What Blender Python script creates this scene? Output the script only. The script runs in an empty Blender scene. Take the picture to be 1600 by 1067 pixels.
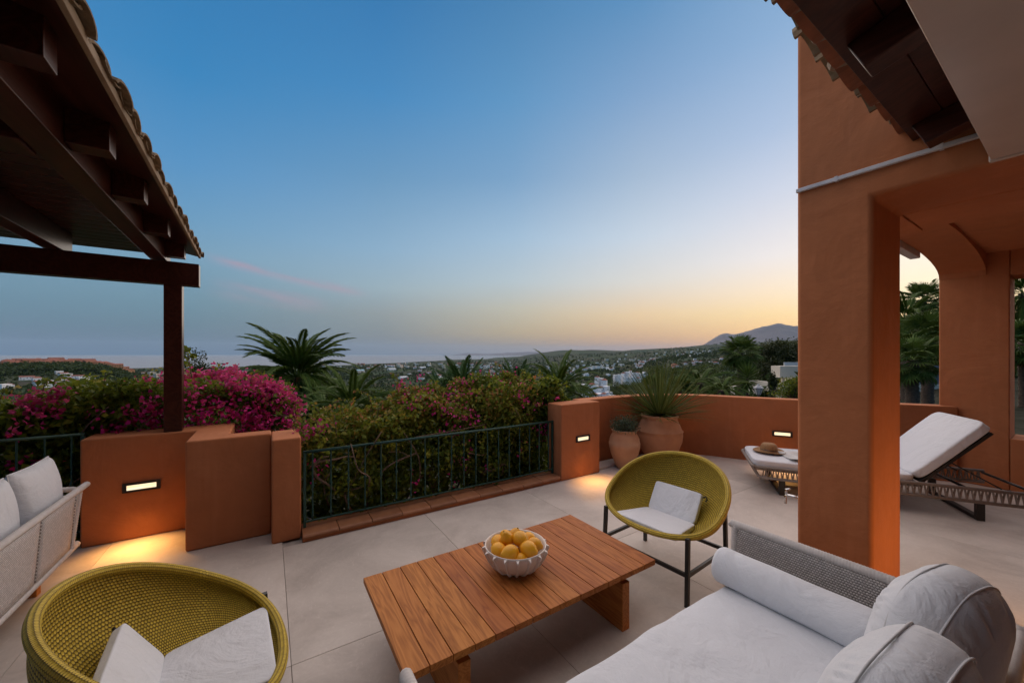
import bpy, bmesh, math, random
import numpy as np
from mathutils import Vector, Matrix, Euler
R = math.radians
rng = np.random.default_rng(7)
random.seed(7)
sc = bpy.context.scene
COL = sc.collection

# ------------------------------------------------------------------ camera
F, CX, CY, H = 588.0, 800.0, 553.0, 1.65          # focal length, principal point and eye height
YAW = R(32.87)
fx, fy = math.sin(YAW), math.cos(YAW)
rx, ry = math.cos(YAW), -math.sin(YAW)
cam = bpy.data.cameras.new('camera')
cam.sensor_width = 36
cam.lens = 36 * F / 1600
cam.shift_y = 19.5 / 1600
cam.clip_start = 0.05
cam.clip_end = 200000
camo = bpy.data.objects.new('camera', cam)
COL.objects.link(camo)
camo.location = (0, 0, H)
camo.rotation_euler = (R(90), 0, -YAW)
sc.camera = camo

# ------------------------------------------------------------------ sky, sun, exposure
SUN_AZ = R(82)                                     # clockwise from +Y
SUN_EL = R(0.6)
SKY_GAIN = 0.385
CLOUD_T = 0.57
world = bpy.data.worlds.new('World')
sc.world = world
world.use_nodes = True
wn, wl = world.node_tree.nodes, world.node_tree.links
wn.clear()
sky = wn.new('ShaderNodeTexSky')
sky.sky_type = 'NISHITA'
sky.sun_disc = False
sky.sun_elevation = SUN_EL
sky.sun_rotation = SUN_AZ
sky.altitude = 120
sky.air_density = 1.0
sky.dust_density = 0.6
sky.ozone_density = 3.0
nbg = wn.new('ShaderNodeBackground')
nbg.inputs['Strength'].default_value = 0.05
wl.new(sky.outputs[0], nbg.inputs[0])


def lin(c):
    return tuple((v / 255 / 12.92) if v / 255 < 0.04045 else ((v / 255 + 0.055) / 1.055) ** 2.4 for v in c)


# dusk air light: colour by height, for several bearings away from the set sun
BANDS = [
    (2, [(0, (255, 196, 116)), (4, (255, 228, 164)), (7, (255, 242, 202)), (13, (250, 240, 228)), (20, (220, 220, 224)), (27, (186, 200, 218)), (36, (148, 178, 208)), (50, (100, 148, 190)), (90, (66, 124, 176))]),
    (15, [(0, (246, 174, 104)), (5, (255, 218, 150)), (8, (255, 228, 190)), (12, (242, 231, 222)), (19.5, (208, 212, 222)), (26, (175, 192, 215)), (35, (140, 172, 205)), (50, (95, 144, 186)), (90, (66, 124, 176))]),
    (30, [(0, (196, 150, 120)), (2.1, (216, 166, 122)), (5.7, (240, 200, 146)), (10.3, (225, 215, 200)), (16.3, (203, 211, 218)), (24, (168, 186, 204)), (33, (131, 163, 197)), (42, (92, 142, 185)), (60, (72, 130, 180)), (90, (66, 124, 176))]),
    (49, [(0, (140, 130, 132)), (0.8, (150, 130, 116)), (3.2, (184, 160, 126)), (7, (192, 182, 160)), (10.9, (184, 194, 196)), (17, (163, 188, 207)), (25, (122, 160, 193)), (34, (93, 147, 190)), (43, (72, 128, 174)), (60, (66, 124, 176)), (90, (66, 124, 176))]),
    (68, [(0, (100, 112, 124)), (1.2, (108, 117, 126)), (5.8, (142, 146, 146)), (9.4, (154, 172, 179)), (14.7, (140, 172, 195)), (24, (104, 150, 186)), (33, (68, 135, 187)), (42, (50, 118, 173)), (60, (48, 116, 172)), (90, (66, 124, 176))]),
    (90, [(0, (72, 104, 130)), (1.8, (76, 110, 132)), (6.4, (104, 138, 156)), (11.8, (118, 156, 180)), (15.4, (104, 152, 186)), (21, (84, 144, 191)), (29.6, (52, 130, 185)), (37, (46, 121, 177)), (60, (48, 116, 172)), (90, (66, 124, 176))]),
    (125, [(0, (74, 112, 142)), (3, (80, 125, 156)), (8, (108, 145, 171)), (15, (104, 150, 184)), (25, (80, 140, 188)), (37, (60, 125, 178)), (60, (60, 120, 173)), (90, (66, 124, 176))])]
tcw = wn.new('ShaderNodeTexCoord')
spw = wn.new('ShaderNodeSeparateXYZ')
wl.new(tcw.outputs['Generated'], spw.inputs[0])


def wm(op, a, b=None, c=None):
    m = wn.new('ShaderNodeMath')
    m.operation = op
    for v, k in ((a, 0), (b, 1), (c, 2)):
        if v is None: continue
        if isinstance(v, (int, float)): m.inputs[k].default_value = v
        else: wl.new(v, m.inputs[k])
    return m.outputs[0]


elev = wm('MULTIPLY', wm('ARCSINE', spw.outputs[2]), 180 / math.pi)
sx, sy = math.sin(SUN_AZ), math.cos(SUN_AZ)
hyp = wm('MAXIMUM', wm('SQRT', wm('ADD', wm('MULTIPLY', spw.outputs[0], spw.outputs[0]), wm('MULTIPLY', spw.outputs[1], spw.outputs[1]))), 1e-4)
cosd = wm('DIVIDE', wm('ADD', wm('MULTIPLY', spw.outputs[0], sx), wm('MULTIPLY', spw.outputs[1], sy)), hyp)
bear = wm('MULTIPLY', wm('ARCCOSINE', wm('MAXIMUM', wm('MINIMUM', cosd, 1.0), -1.0)), 180 / math.pi)
e01 = wm('DIVIDE', elev, 90.0)
cur = None
for i, (dg, st) in enumerate(BANDS):
    r = wn.new('ShaderNodeValToRGB')
    r.color_ramp.interpolation = 'B_SPLINE' if False else 'EASE'
    r.color_ramp.interpolation = 'LINEAR'
    el = r.color_ramp.elements
    while len(el) < len(st): el.new(0.5)
    for k, (p, c) in enumerate(st):
        el[k].position = p / 90
        el[k].color = (*lin(c), 1)
    wl.new(e01, r.inputs[0])
    if cur is None:
        cur = r.outputs[0]
    else:
        mp = wn.new('ShaderNodeMapRange')
        mp.inputs[1].default_value = BANDS[i - 1][0]
        mp.inputs[2].default_value = dg
        wl.new(bear, mp.inputs[0])
        mx = wn.new('ShaderNodeMixRGB')
        wl.new(mp.outputs[0], mx.inputs[0])
        wl.new(cur, mx.inputs[1])
        wl.new(r.outputs[0], mx.inputs[2])
        cur = mx.outputs[0]
# thin pinkish wisps of cloud low in the sky, stretched along the horizon
cmb = wn.new('ShaderNodeCombineXYZ')
az_w = wm('MULTIPLY', wm('ARCTAN2', spw.outputs[0], spw.outputs[1]), 180 / math.pi)
wl.new(wm('MULTIPLY', wm('ADD', az_w, wm('MULTIPLY', elev, 1.2)), 0.11), cmb.inputs[0])
wl.new(wm('MULTIPLY', wm('ADD', elev, wm('MULTIPLY', az_w, 0.16)), 0.55), cmb.inputs[1])
cno = wn.new('ShaderNodeTexNoise')
cno.inputs['Scale'].default_value = 1.0
cno.inputs['Detail'].default_value = 5
cno.inputs['Roughness'].default_value = 0.55
wl.new(cmb.outputs[0], cno.inputs['Vector'])


def wrange(v, a, b, c, d):
    m = wn.new('ShaderNodeMapRange')
    m.interpolation_type = 'SMOOTHSTEP'
    for k, x in ((1, a), (2, b), (3, c), (4, d)): m.inputs[k].default_value = x
    wl.new(v, m.inputs[0])
    return m.outputs[0]


def streak(a0, a1, e0, slope, thick):
    """a wisp from bearing a0 to a1, its axis at height e0 + slope * bearing"""
    d = wm('ABSOLUTE', wm('DIVIDE', wm('SUBTRACT', elev, wm('MULTIPLY_ADD', az_w, slope, wm('MULTIPLY_ADD', cno.outputs[0], 1.4, e0 - 0.7))), thick))
    w = wm('MULTIPLY', wrange(az_w, a0, a0 + 4, 0, 1), wrange(az_w, a1 - 5, a1, 1, 0))
    return wm('MULTIPLY', wm('MULTIPLY', wrange(d, 0, 1, 1, 0), w), wrange(cno.outputs[0], CLOUD_T - 0.22, CLOUD_T + 0.05, 0.15, 1))


wisp = wm('ADD', streak(-7, 13, 10.3, -0.166, 0.95), wm('MULTIPLY', streak(-7, 8, 7.2, -0.11, 1.7), 0.75))
cmx = wn.new('ShaderNodeMixRGB')
wl.new(wm('MULTIPLY', wisp, 0.65), cmx.inputs[0])
wl.new(cur, cmx.inputs[1])
cmx.inputs[2].default_value = (*lin((178, 146, 160)), 1)
cur = cmx.outputs[0]
bg = wn.new('ShaderNodeBackground')
bg.inputs['Strength'].default_value = SKY_GAIN
wl.new(cur, bg.inputs[0])
ads = wn.new('ShaderNodeAddShader')
wl.new(nbg.outputs[0], ads.inputs[0])
wl.new(bg.outputs[0], ads.inputs[1])
wo = wn.new('ShaderNodeOutputWorld')
wl.new(ads.outputs[0], wo.inputs[0])
sun = bpy.data.lights.new('sun', 'SUN')
sun.energy = 1.5
sun.angle = R(145)
sun.color = (1.0, 0.76, 0.565)
suno = bpy.data.objects.new('sun', sun)
COL.objects.link(suno)
LAZ, LEL = R(30), R(44)                           # centre of the broad afterglow
sd = Vector((math.sin(LAZ) * math.cos(LEL), math.cos(LAZ) * math.cos(LEL), math.sin(LEL)))
suno.rotation_euler = (-sd).to_track_quat('-Z', 'Y').to_euler()
suno.location = (20, 5, 10)
vs = sc.view_settings
vs.view_transform = 'Standard'
vs.look = 'None'
vs.gamma = 1
vs.exposure = 1.3
vs.use_curve_mapping = False
cy = sc.cycles
cy.use_denoising = True
cy.max_bounces = 8
cy.diffuse_bounces = 5
cy.glossy_bounces = 3
cy.transmission_bounces = 4
cy.volume_bounces = 1
cy.transparent_max_bounces = 6
cy.sample_clamp_indirect = 4
cy.caustics_reflective = False
cy.caustics_refractive = False

# ------------------------------------------------------------------ helpers
OFF = {}                                            # world offset of each parent


def at(px, py, z=None, X=None, Y=None, D=None):
    a = (px - CX) / F
    b = -(py - CY) / F
    r = (fx + a * rx, fy + a * ry, b)
    t = (z - H) / b if z is not None else X / r[0] if X is not None else Y / r[1] if Y is not None else D
    return Vector((r[0] * t, r[1] * t, H + b * t))


def tag(o, label=None, cat=None, group=None, kind=None):
    if label: o['label'] = label
    if cat: o['category'] = cat
    if group: o['group'] = group
    if kind: o['kind'] = kind
    return o


def link(o, parent=None, name=None):
    COL.objects.link(o)
    if parent is not None:
        o.parent = parent
    return o


def empty(name, loc, label, cat, group=None, rz=0):
    o = bpy.data.objects.new(name, None)
    o.empty_display_size = 0.1
    o.location = loc
    o.rotation_euler = (0, 0, rz)
    COL.objects.link(o)
    OFF[o] = np.array(loc, float) if rz == 0 else np.zeros(3)
    return tag(o, label, cat, group)


def mdata(name, V, Fc, m, smooth=False):
    me = bpy.data.meshes.new(name)
    V = np.asarray(V, dtype=np.float32).reshape(-1, 3)
    me.from_pydata(V.tolist(), [], [tuple(int(i) for i in f) for f in Fc])
    ms = m if isinstance(m, (list, tuple)) else [m]
    for x in ms: me.materials.append(x)
    if smooth:
        me.polygons.foreach_set('use_smooth', [True] * len(me.polygons))
    me.update()
    return me


def mesh(name, VF, m, parent=None, smooth=False, bev=0, local=False, seg=2, fix=True):
    V, Fc = VF
    V = np.array(V, dtype=float).reshape(-1, 3)
    if parent is not None and not local:
        V = V - OFF.get(parent, np.zeros(3))
    me = mdata(name, V, Fc, m, smooth)
    if fix:
        b = bmesh.new(); b.from_mesh(me)
        bmesh.ops.recalc_face_normals(b, faces=b.faces)
        b.to_mesh(me); b.free()
    o = bpy.data.objects.new(name, me)
    link(o, parent)
    if parent is not None:
        OFF[o] = OFF.get(parent, np.zeros(3))
    else:
        OFF[o] = np.zeros(3)
    if bev:
        k = o.modifiers.new('bevel', 'BEVEL')
        k.width = bev; k.segments = seg; k.limit_method = 'ANGLE'; k.angle_limit = R(40)
        k.harden_normals = False
        if not smooth:
            me.polygons.foreach_set('use_smooth', [True] * len(me.polygons))
            w = o.modifiers.new('wn', 'WEIGHTED_NORMAL'); w.keep_sharp = True
    return o


def inst(name, me, parent=None, loc=(0, 0, 0), rot=(0, 0, 0), s=1.0):
    o = bpy.data.objects.new(name, me)
    o.location = loc
    o.rotation_euler = rot
    o.scale = (s, s, s) if np.isscalar(s) else s
    link(o, parent)
    return o


def origin_to(o, c):
    """move the origin of a mesh object to c without moving its surface"""
    c = Vector(c)
    o.data.transform(Matrix.Translation(-c))
    o.location = o.location + c
    return o


def box(x0, x1, y0, y1, z0, z1):
    V = [(x0, y0, z0), (x1, y0, z0), (x1, y1, z0), (x0, y1, z0), (x0, y0, z1), (x1, y0, z1), (x1, y1, z1), (x0, y1, z1)]
    return V, [(0, 3, 2, 1), (4, 5, 6, 7), (0, 1, 5, 4), (1, 2, 6, 5), (2, 3, 7, 6), (3, 0, 4, 7)]


def join(*vfs):
    V, Fc, n = [], [], 0
    for v, f in vfs:
        V += [tuple(p) for p in v]
        Fc += [tuple(i + n for i in q) for q in f]
        n += len(v)
    return V, Fc


def bar(p, q, w, h, up=(0, 0, 1)):
    """box from p to q, w across, h along up"""
    p, q = Vector(p), Vector(q)
    d = (q - p).normalized()
    u = Vector(up)
    s = d.cross(u).normalized()
    u = s.cross(d).normalized()
    V = []
    for c in (p, q):
        for a, b in ((-1, -1), (1, -1), (1, 1), (-1, 1)):
            V.append(tuple(c + s * (a * w / 2) + u * (b * h / 2)))
    return V, [(0, 1, 2, 3), (7, 6, 5, 4), (0, 4, 5, 1), (1, 5, 6, 2), (2, 6, 7, 3), (3, 7, 4, 0)]


def tube(pts, rad, n=8, closed=False, cap=True):
    pts = [Vector(p) for p in pts]
    m = len(pts)
    rad = [rad] * m if np.isscalar(rad) else list(rad)
    V, Fc = [], []
    prev = None
    for i, p in enumerate(pts):
        if closed:
            d = pts[(i + 1) % m] - pts[i - 1]
        else:
            d = pts[min(i + 1, m - 1)] - pts[max(i - 1, 0)]
        d.normalize()
        if prev is None:
            a = Vector((0, 0, 1)) if abs(d.z) < 0.9 else Vector((1, 0, 0))
            s = d.cross(a).normalized()
        else:
            s = (prev - d * prev.dot(d)).normalized()
        prev = s
        u = d.cross(s)
        for k in range(n):
            t = 2 * math.pi * k / n
            V.append(tuple(p + (s * math.cos(t) + u * math.sin(t)) * rad[i]))
    for i in range(m if closed else m - 1):
        j = (i + 1) % m
        for k in range(n):
            l = (k + 1) % n
            Fc.append((i * n + k, i * n + l, j * n + l, j * n + k))
    if cap and not closed:
        Fc.append(tuple(range(n - 1, -1, -1)))
        Fc.append(tuple((m - 1) * n + k for k in range(n)))
    return V, Fc


def lathe(prof, n=40, c=(0, 0, 0), wob=0):
    V, Fc = [], []
    m = len(prof)
    for r, z in prof:
        for k in range(n):
            t = 2 * math.pi * k / n
            V.append((c[0] + r * math.cos(t), c[1] + r * math.sin(t), c[2] + z))
    for i in range(m - 1):
        for k in range(n):
            l = (k + 1) % n
            Fc.append((i * n + k, i * n + l, (i + 1) * n + l, (i + 1) * n + k))
    return V, Fc


def prism(poly, axis, a0, a1):
    """polygon in the plane across axis ('X': (y,z), 'Y': (x,z), 'Z': (x,y)) swept from a0 to a1"""
    V = []
    for a in (a0, a1):
        for p, q in poly:
            V.append({'X': (a, p, q), 'Y': (p, a, q), 'Z': (p, q, a)}[axis])
    n = len(poly)
    Fc = [tuple(range(n)), tuple(range(2 * n - 1, n - 1, -1))]
    for i in range(n):
        j = (i + 1) % n
        Fc.append((i, n + i, n + j, j))
    return V, Fc


def smoothpath(pts, k=6):
    pts = [np.array(p, float) for p in pts]
    P = [2 * pts[0] - pts[1]] + pts + [2 * pts[-1] - pts[-2]]
    out = []
    for i in range(1, len(P) - 2):
        for j in range(k):
            t = j / k
            a, b, c, d = P[i - 1], P[i], P[i + 1], P[i + 2]
            out.append(0.5 * (2 * b + (c - a) * t + (2 * a - 5 * b + 4 * c - d) * t ** 2 + (3 * b - a - 3 * c + d) * t ** 3))
    out.append(pts[-1])
    return out


def vnoise(P, f, seed=0):
    """cheap smooth noise from sums of sines, about -1..1"""
    g = np.random.default_rng(seed)
    P = np.asarray(P, float) * f
    s = np.zeros(len(P))
    for k in range(7):
        d = g.normal(size=P.shape[1]); d /= np.linalg.norm(d)
        s += np.sin(P @ d * g.uniform(0.7, 2.0) + g.uniform(0, 6.28))
    return s / 3.2


def cushion(w, d, h, e=7, n=18, bulge=0.0, noise=0.004, seed=1):
    """rounded, slightly crowned box cushion centred on its base"""
    b = bmesh.new()
    bmesh.ops.create_cube(b, size=2)
    bmesh.ops.subdivide_edges(b, edges=b.edges[:], cuts=n, use_grid_fill=True)
    P = np.array([v.co[:] for v in b.verts])
    # bunch the samples to the edges so the rounding is smooth
    P = np.sign(P) * (1 - (1 - np.abs(P)) ** 1.6)
    N = (np.abs(P) ** e).sum(1) ** (1 / e)
    Q = P / N[:, None]
    zz = Q[:, 2].copy()
    Q[:, 2] += np.sign(zz) * bulge * np.clip(1 - Q[:, 0] ** 2, 0, 1) * np.clip(1 - Q[:, 1] ** 2, 0, 1) * (np.abs(zz) > 0.3)
    Q = Q * np.array([w / 2, d / 2, h / 2])
    nn = Q / (np.linalg.norm(Q / np.array([w, d, h]), axis=1)[:, None] * np.array([w, d, h]) ** 1 + 1e-9)
    Q[:, 2] += noise * vnoise(Q, 7, seed) + 0.4 * noise * vnoise(Q, 22, seed + 1)
    Q[:, 0] += 0.6 * noise * vnoise(Q, 9, seed + 2)
    Q[:, 1] += 0.6 * noise * vnoise(Q, 9, seed + 3)
    Q[:, 2] += h / 2
    Fc = [[v.index for v in f.verts] for f in b.faces]
    b.free()
    return Q, Fc


def pillow(w, h, T, n=22, pw=0.42, seed=1, ear=0.05):
    """throw pillow standing in the XZ plane, thickness along Y"""
    V, Fc, idx = [], [], {}
    for s in (-1, 1):
        for i in range(n + 1):
            for j in range(n + 1):
                u, v = -1 + 2 * i / n, -1 + 2 * j / n
                edge = i in (0, n) or j in (0, n)
                if edge and s == 1:
                    idx[(s, i, j)] = idx[(-1, i, j)]
                    continue
                t = T / 2 * ((1 - u * u) * (1 - v * v)) ** pw
                pinch = 1 - ear * (1 - (u * v) ** 2) * (abs(u) ** 3 + abs(v) ** 3) / 2
                idx[(s, i, j)] = len(V)
                V.append([u * w / 2 * (1 - ear * (1 - v * v) * abs(u)), s * t, v * h / 2 * (1 - ear * (1 - u * u) * abs(v))])
    for s in (-1, 1):
        for i in range(n):
            for j in range(n):
                q = (idx[(s, i, j)], idx[(s, i + 1, j)], idx[(s, i + 1, j + 1)], idx[(s, i, j + 1)])
                Fc.append(q if s == -1 else q[::-1])
    V = np.array(V)
    V[:, 1] += 0.006 * vnoise(V, 14, seed) * (np.abs(V[:, 1]) > 0.005)
    V[:, 2] += h / 2
    return V, Fc


def xf(VF, rot=(0, 0, 0), loc=(0, 0, 0)):
    V, Fc = VF
    M = np.array(Euler(rot).to_matrix())
    return np.asarray(V, float) @ M.T + np.array(loc), Fc


# ------------------------------------------------------------------ materials
class NT:
    def __init__(s, name):
        s.m = bpy.data.materials.new(name)
        s.m.use_nodes = True
        s.t = s.m.node_tree
        s.n = s.t.nodes
        s.n.clear()
        s.out = s.n.new('ShaderNodeOutputMaterial')

    def add(s, typ, **kw):
        o = s.n.new('ShaderNode' + typ)
        for k, v in kw.items():
            if k in o.inputs: o.inputs[k].default_value = v
            else: setattr(o, k, v)
        return o

    def l(s, a, b): s.t.links.new(a, b)

    def coord(s, which='Object', scale=(1, 1, 1)):
        c = s.add('TexCoord')
        mp = s.add('Mapping')
        mp.inputs['Scale'].default_value = scale
        s.l(c.outputs[which], mp.inputs['Vector'])
        return mp.outputs[0]

    def noise(s, vec, scale, detail=4, rough=0.55, dist=0.0):
        n = s.add('TexNoise')
        n.inputs['Scale'].default_value = scale
        n.inputs['Detail'].default_value = detail
        n.inputs['Roughness'].default_value = rough
        n.inputs['Distortion'].default_value = dist
        s.l(vec, n.inputs['Vector'])
        return n.outputs['Fac']

    def ramp(s, fac, stops, interp='LINEAR'):
        r = s.add('ValToRGB')
        r.color_ramp.interpolation = interp
        e = r.color_ramp.elements
        while len(e) < len(stops): e.new(0.5)
        for i, (p, c) in enumerate(stops):
            e[i].position = p
            e[i].color = (*c, 1) if len(c) == 3 else c
        s.l(fac, r.inputs[0])
        return r.outputs[0]

    def mix(s, fac, a, b, blend='MIX'):
        m = s.add('MixRGB', blend_type=blend)
        for v, k in ((fac, 0), (a, 1), (b, 2)):
            if hasattr(v, 'is_linked') or hasattr(v, 'links'): s.l(v, m.inputs[k])
            elif np.isscalar(v): m.inputs[k].default_value = v
            else: m.inputs[k].default_value = (*v, 1)
        return m.outputs[0]

    def math(s, op, a, b=None, c=None):
        m = s.add('Math', operation=op)
        for v, k in ((a, 0), (b, 1), (c, 2)):
            if v is None: continue
            if np.isscalar(v): m.inputs[k].default_value = v
            else: s.l(v, m.inputs[k])
        return m.outputs[0]

    def bump(s, h, strength=0.3, dist=0.01, prev=None):
        b = s.add('Bump')
        b.inputs['Strength'].default_value = strength
        b.inputs['Distance'].default_value = dist
        s.l(h, b.inputs['Height'])
        if prev is not None: s.l(prev, b.inputs['Normal'])
        return b.outputs[0]

    def pbr(s, col, rough=0.6, metal=0.0, normal=None, spec=0.5, sheen=0, coat=0):
        p = s.add('BsdfPrincipled')
        if np.isscalar(col) or isinstance(col, tuple): p.inputs['Base Color'].default_value = (*col, 1)
        else: s.l(col, p.inputs['Base Color'])
        if np.isscalar(rough): p.inputs['Roughness'].default_value = rough
        else: s.l(rough, p.inputs['Roughness'])
        p.inputs['Metallic'].default_value = metal
        p.inputs['Specular IOR Level'].default_value = spec
        p.inputs['Sheen Weight'].default_value = sheen
        p.inputs['Coat Weight'].default_value = coat
        if normal is not None: s.l(normal, p.inputs['Normal'])
        s.l(p.outputs[0], s.out.inputs['Surface'])
        return p


def simple(name, c1, c2=None, scale=6, rough=0.6, metal=0, bump=0.0, bscale=60, bdist=0.004, stretch=(1, 1, 1), rand=0.0, spec=0.5, sheen=0, coat=0):
    n = NT(name)
    v = n.coord('Object', stretch)
    c2 = c2 or tuple(x * 0.75 for x in c1)
    col = n.mix(n.ramp(n.noise(v, scale, 5), [(0.32, (0, 0, 0)), (0.68, (1, 1, 1))]), c1, c2)
    if rand:
        oi = n.add('ObjectInfo')
        hsv = n.add('HueSaturation')
        n.l(col, hsv.inputs['Color'])
        n.l(n.math('MULTIPLY_ADD', oi.outputs['Random'], rand, 1 - rand / 2), hsv.inputs['Value'])
        col = hsv.outputs[0]
    nm = n.bump(n.noise(v, bscale, 3), bump, bdist) if bump else None
    n.pbr(col, rough, metal, nm, spec, sheen, coat)
    return n.m


def stucco(name, c1, c2):
    n = NT(name)
    v = n.coord('Object')
    f = n.ramp(n.noise(v, 1.3, 6, 0.6), [(0.3, (0, 0, 0)), (0.7, (1, 1, 1))])
    col = n.mix(f, c1, c2)
    f2 = n.ramp(n.noise(v, 9, 5, 0.7), [(0.35, (0, 0, 0)), (0.75, (1, 1, 1))])
    col = n.mix(n.math('MULTIPLY', f2, 0.5), col, tuple(x * 0.76 for x in c1))
    # faint rain streaks and chalky wear
    vs_ = n.coord('Object', (7, 7, 0.5))
    f3 = n.ramp(n.noise(vs_, 1.0, 4, 0.6), [(0.55, (0, 0, 0)), (0.8, (1, 1, 1))])
    col = n.mix(n.math('MULTIPLY', f3, 0.30), col, tuple(min(1, x * 1.25 + 0.03) for x in c1))
    b1 = n.bump(n.noise(v, 2.2, 4, 0.5, 0.7), 0.42, 0.06)
    b2 = n.bump(n.noise(n.coord('Object', (1, 1, 1.6)), 15, 5, 0.62, 1.2), 0.2, 0.010, b1)
    b3 = n.bump(n.noise(v, 170, 2, 0.5), 0.25, 0.002, b2)
    n.pbr(col, 0.85, 0, b3, 0.25)
    return n.m


MWALL = stucco('terracotta_stucco', (0.455, 0.166, 0.068), (0.40, 0.14, 0.055))


def m_floor():
    n = NT('pale_stone_floor')
    v = n.coord('Object')
    oi = n.add('ObjectInfo')
    add = n.add('VectorMath', operation='ADD')
    n.l(v, add.inputs[0])
    cmb = n.add('CombineXYZ')
    n.l(n.math('MULTIPLY', oi.outputs['Random'], 37.0), cmb.inputs[0])
    n.l(n.math('MULTIPLY', oi.outputs['Random'], 91.0), cmb.inputs[1])
    n.l(cmb.outputs[0], add.inputs[1])
    v = add.outputs[0]
    f = n.ramp(n.noise(v, 1.7, 8, 0.62, 0.6), [(0.36, (0.45, 0.395, 0.35)), (0.5, (0.545, 0.485, 0.43)), (0.66, (0.63, 0.565, 0.505))])
    veins = n.ramp(n.noise(v, 4.2, 10, 0.7, 1.6), [(0.46, (0, 0, 0)), (0.5, (1, 1, 1)), (0.54, (0, 0, 0))])
    col = n.mix(n.math('MULTIPLY', veins, 0.22), f, (0.66, 0.6, 0.54))
    sp = n.ramp(n.noise(v, 60, 3, 0.7), [(0.3, (0, 0, 0)), (0.8, (1, 1, 1))])
    col = n.mix(n.math('MULTIPLY', sp, 0.25), col, (0.40, 0.35, 0.30))
    st = n.ramp(n.noise(v, 0.9, 6, 0.6, 0.9), [(0.5, (0, 0, 0)), (0.72, (1, 1, 1))])
    col = n.mix(n.math('MULTIPLY', st, 0.38), col, (0.42, 0.37, 0.325))
    sct = n.ramp(n.noise(n.coord('Object', (3.0, 1.2, 1)), 6.5, 6, 0.7, 2.2), [(0.60, (0, 0, 0)), (0.66, (1, 1, 1))])
    col = n.mix(n.math('MULTIPLY', sct, 0.35), col, (0.70, 0.645, 0.585))
    hv = n.add('HueSaturation')
    n.l(col, hv.inputs['Color'])
    n.l(n.math('MULTIPLY_ADD', oi.outputs['Random'], 0.14, 0.93), hv.inputs['Value'])
    col = hv.outputs[0]
    rg = n.math('MULTIPLY_ADD', n.noise(v, 5, 5, 0.7), 0.35, 0.33)
    b = n.bump(n.noise(v, 30, 6, 0.7), 0.10, 0.004)
    n.pbr(col, rg, 0, b, 0.4)
    return n.m


MFLOOR = m_floor()


def m_teak(name, ca, cb, cc, rough=0.5, sc_=1.0, rand=True):
    """grain along local Y, offset per plank"""
    n = NT(name)
    oi = n.add('ObjectInfo')
    c = n.add('TexCoord')
    add = n.add('VectorMath', operation='ADD')
    cmb = n.add('CombineXYZ')
    n.l(n.math('MULTIPLY', oi.outputs['Random'], 53.0), cmb.inputs[0])
    n.l(n.math('MULTIPLY', oi.outputs['Random'], 17.0), cmb.inputs[1])
    n.l(n.math('MULTIPLY', oi.outputs['Random'], 29.0), cmb.inputs[2])
    n.l(c.outputs['Object'], add.inputs[0])
    n.l(cmb.outputs[0], add.inputs[1])
    mp = n.add('Mapping')
    mp.inputs['Scale'].default_value = (9 * sc_, 0.9 * sc_, 9 * sc_)
    n.l(add.outputs[0], mp.inputs['Vector'])
    g = n.noise(mp.outputs[0], 1.0, 3, 0.5, 0.8)
    rings = n.math('FRACT', n.math('MULTIPLY', g, 9.0))
    tri = n.math('ABSOLUTE', n.math('SUBTRACT', rings, 0.5))
    mp2 = n.add('Mapping')
    mp2.inputs['Scale'].default_value = (140 * sc_, 5 * sc_, 140 * sc_)
    n.l(add.outputs[0], mp2.inputs['Vector'])
    fib = n.noise(mp2.outputs[0], 1.0, 3, 0.6)
    f = n.math('MULTIPLY_ADD', tri, 0.9, n.math('MULTIPLY', fib, 0.55))
    col = n.ramp(f, [(0.2, ca), (0.5, cb), (0.85, cc)])
    if rand:
        hsv = n.add('HueSaturation')
        n.l(col, hsv.inputs['Color'])
        n.l(n.math('MULTIPLY_ADD', oi.outputs['Random'], 0.26, 0.86), hsv.inputs['Value'])
        n.l(n.math('MULTIPLY_ADD', oi.outputs['Random'], 0.012, 0.494), hsv.inputs['Hue'])
        col = hsv.outputs[0]
    b = n.bump(fib, 0.12, 0.002)
    n.pbr(col, rough, 0, b, 0.22)
    return n.m


MTEAK = m_teak('oiled_teak', (0.27, 0.085, 0.018), (0.40, 0.138, 0.030), (0.50, 0.19, 0.048), 0.55)
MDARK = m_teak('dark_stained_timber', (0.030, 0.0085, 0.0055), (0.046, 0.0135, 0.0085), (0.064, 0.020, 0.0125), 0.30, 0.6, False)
MDARKX = m_teak('dark_timber_lengthways', (0.030, 0.0085, 0.0055), (0.046, 0.0135, 0.0085), (0.064, 0.020, 0.0125), 0.30, 0.6, False)


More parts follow.
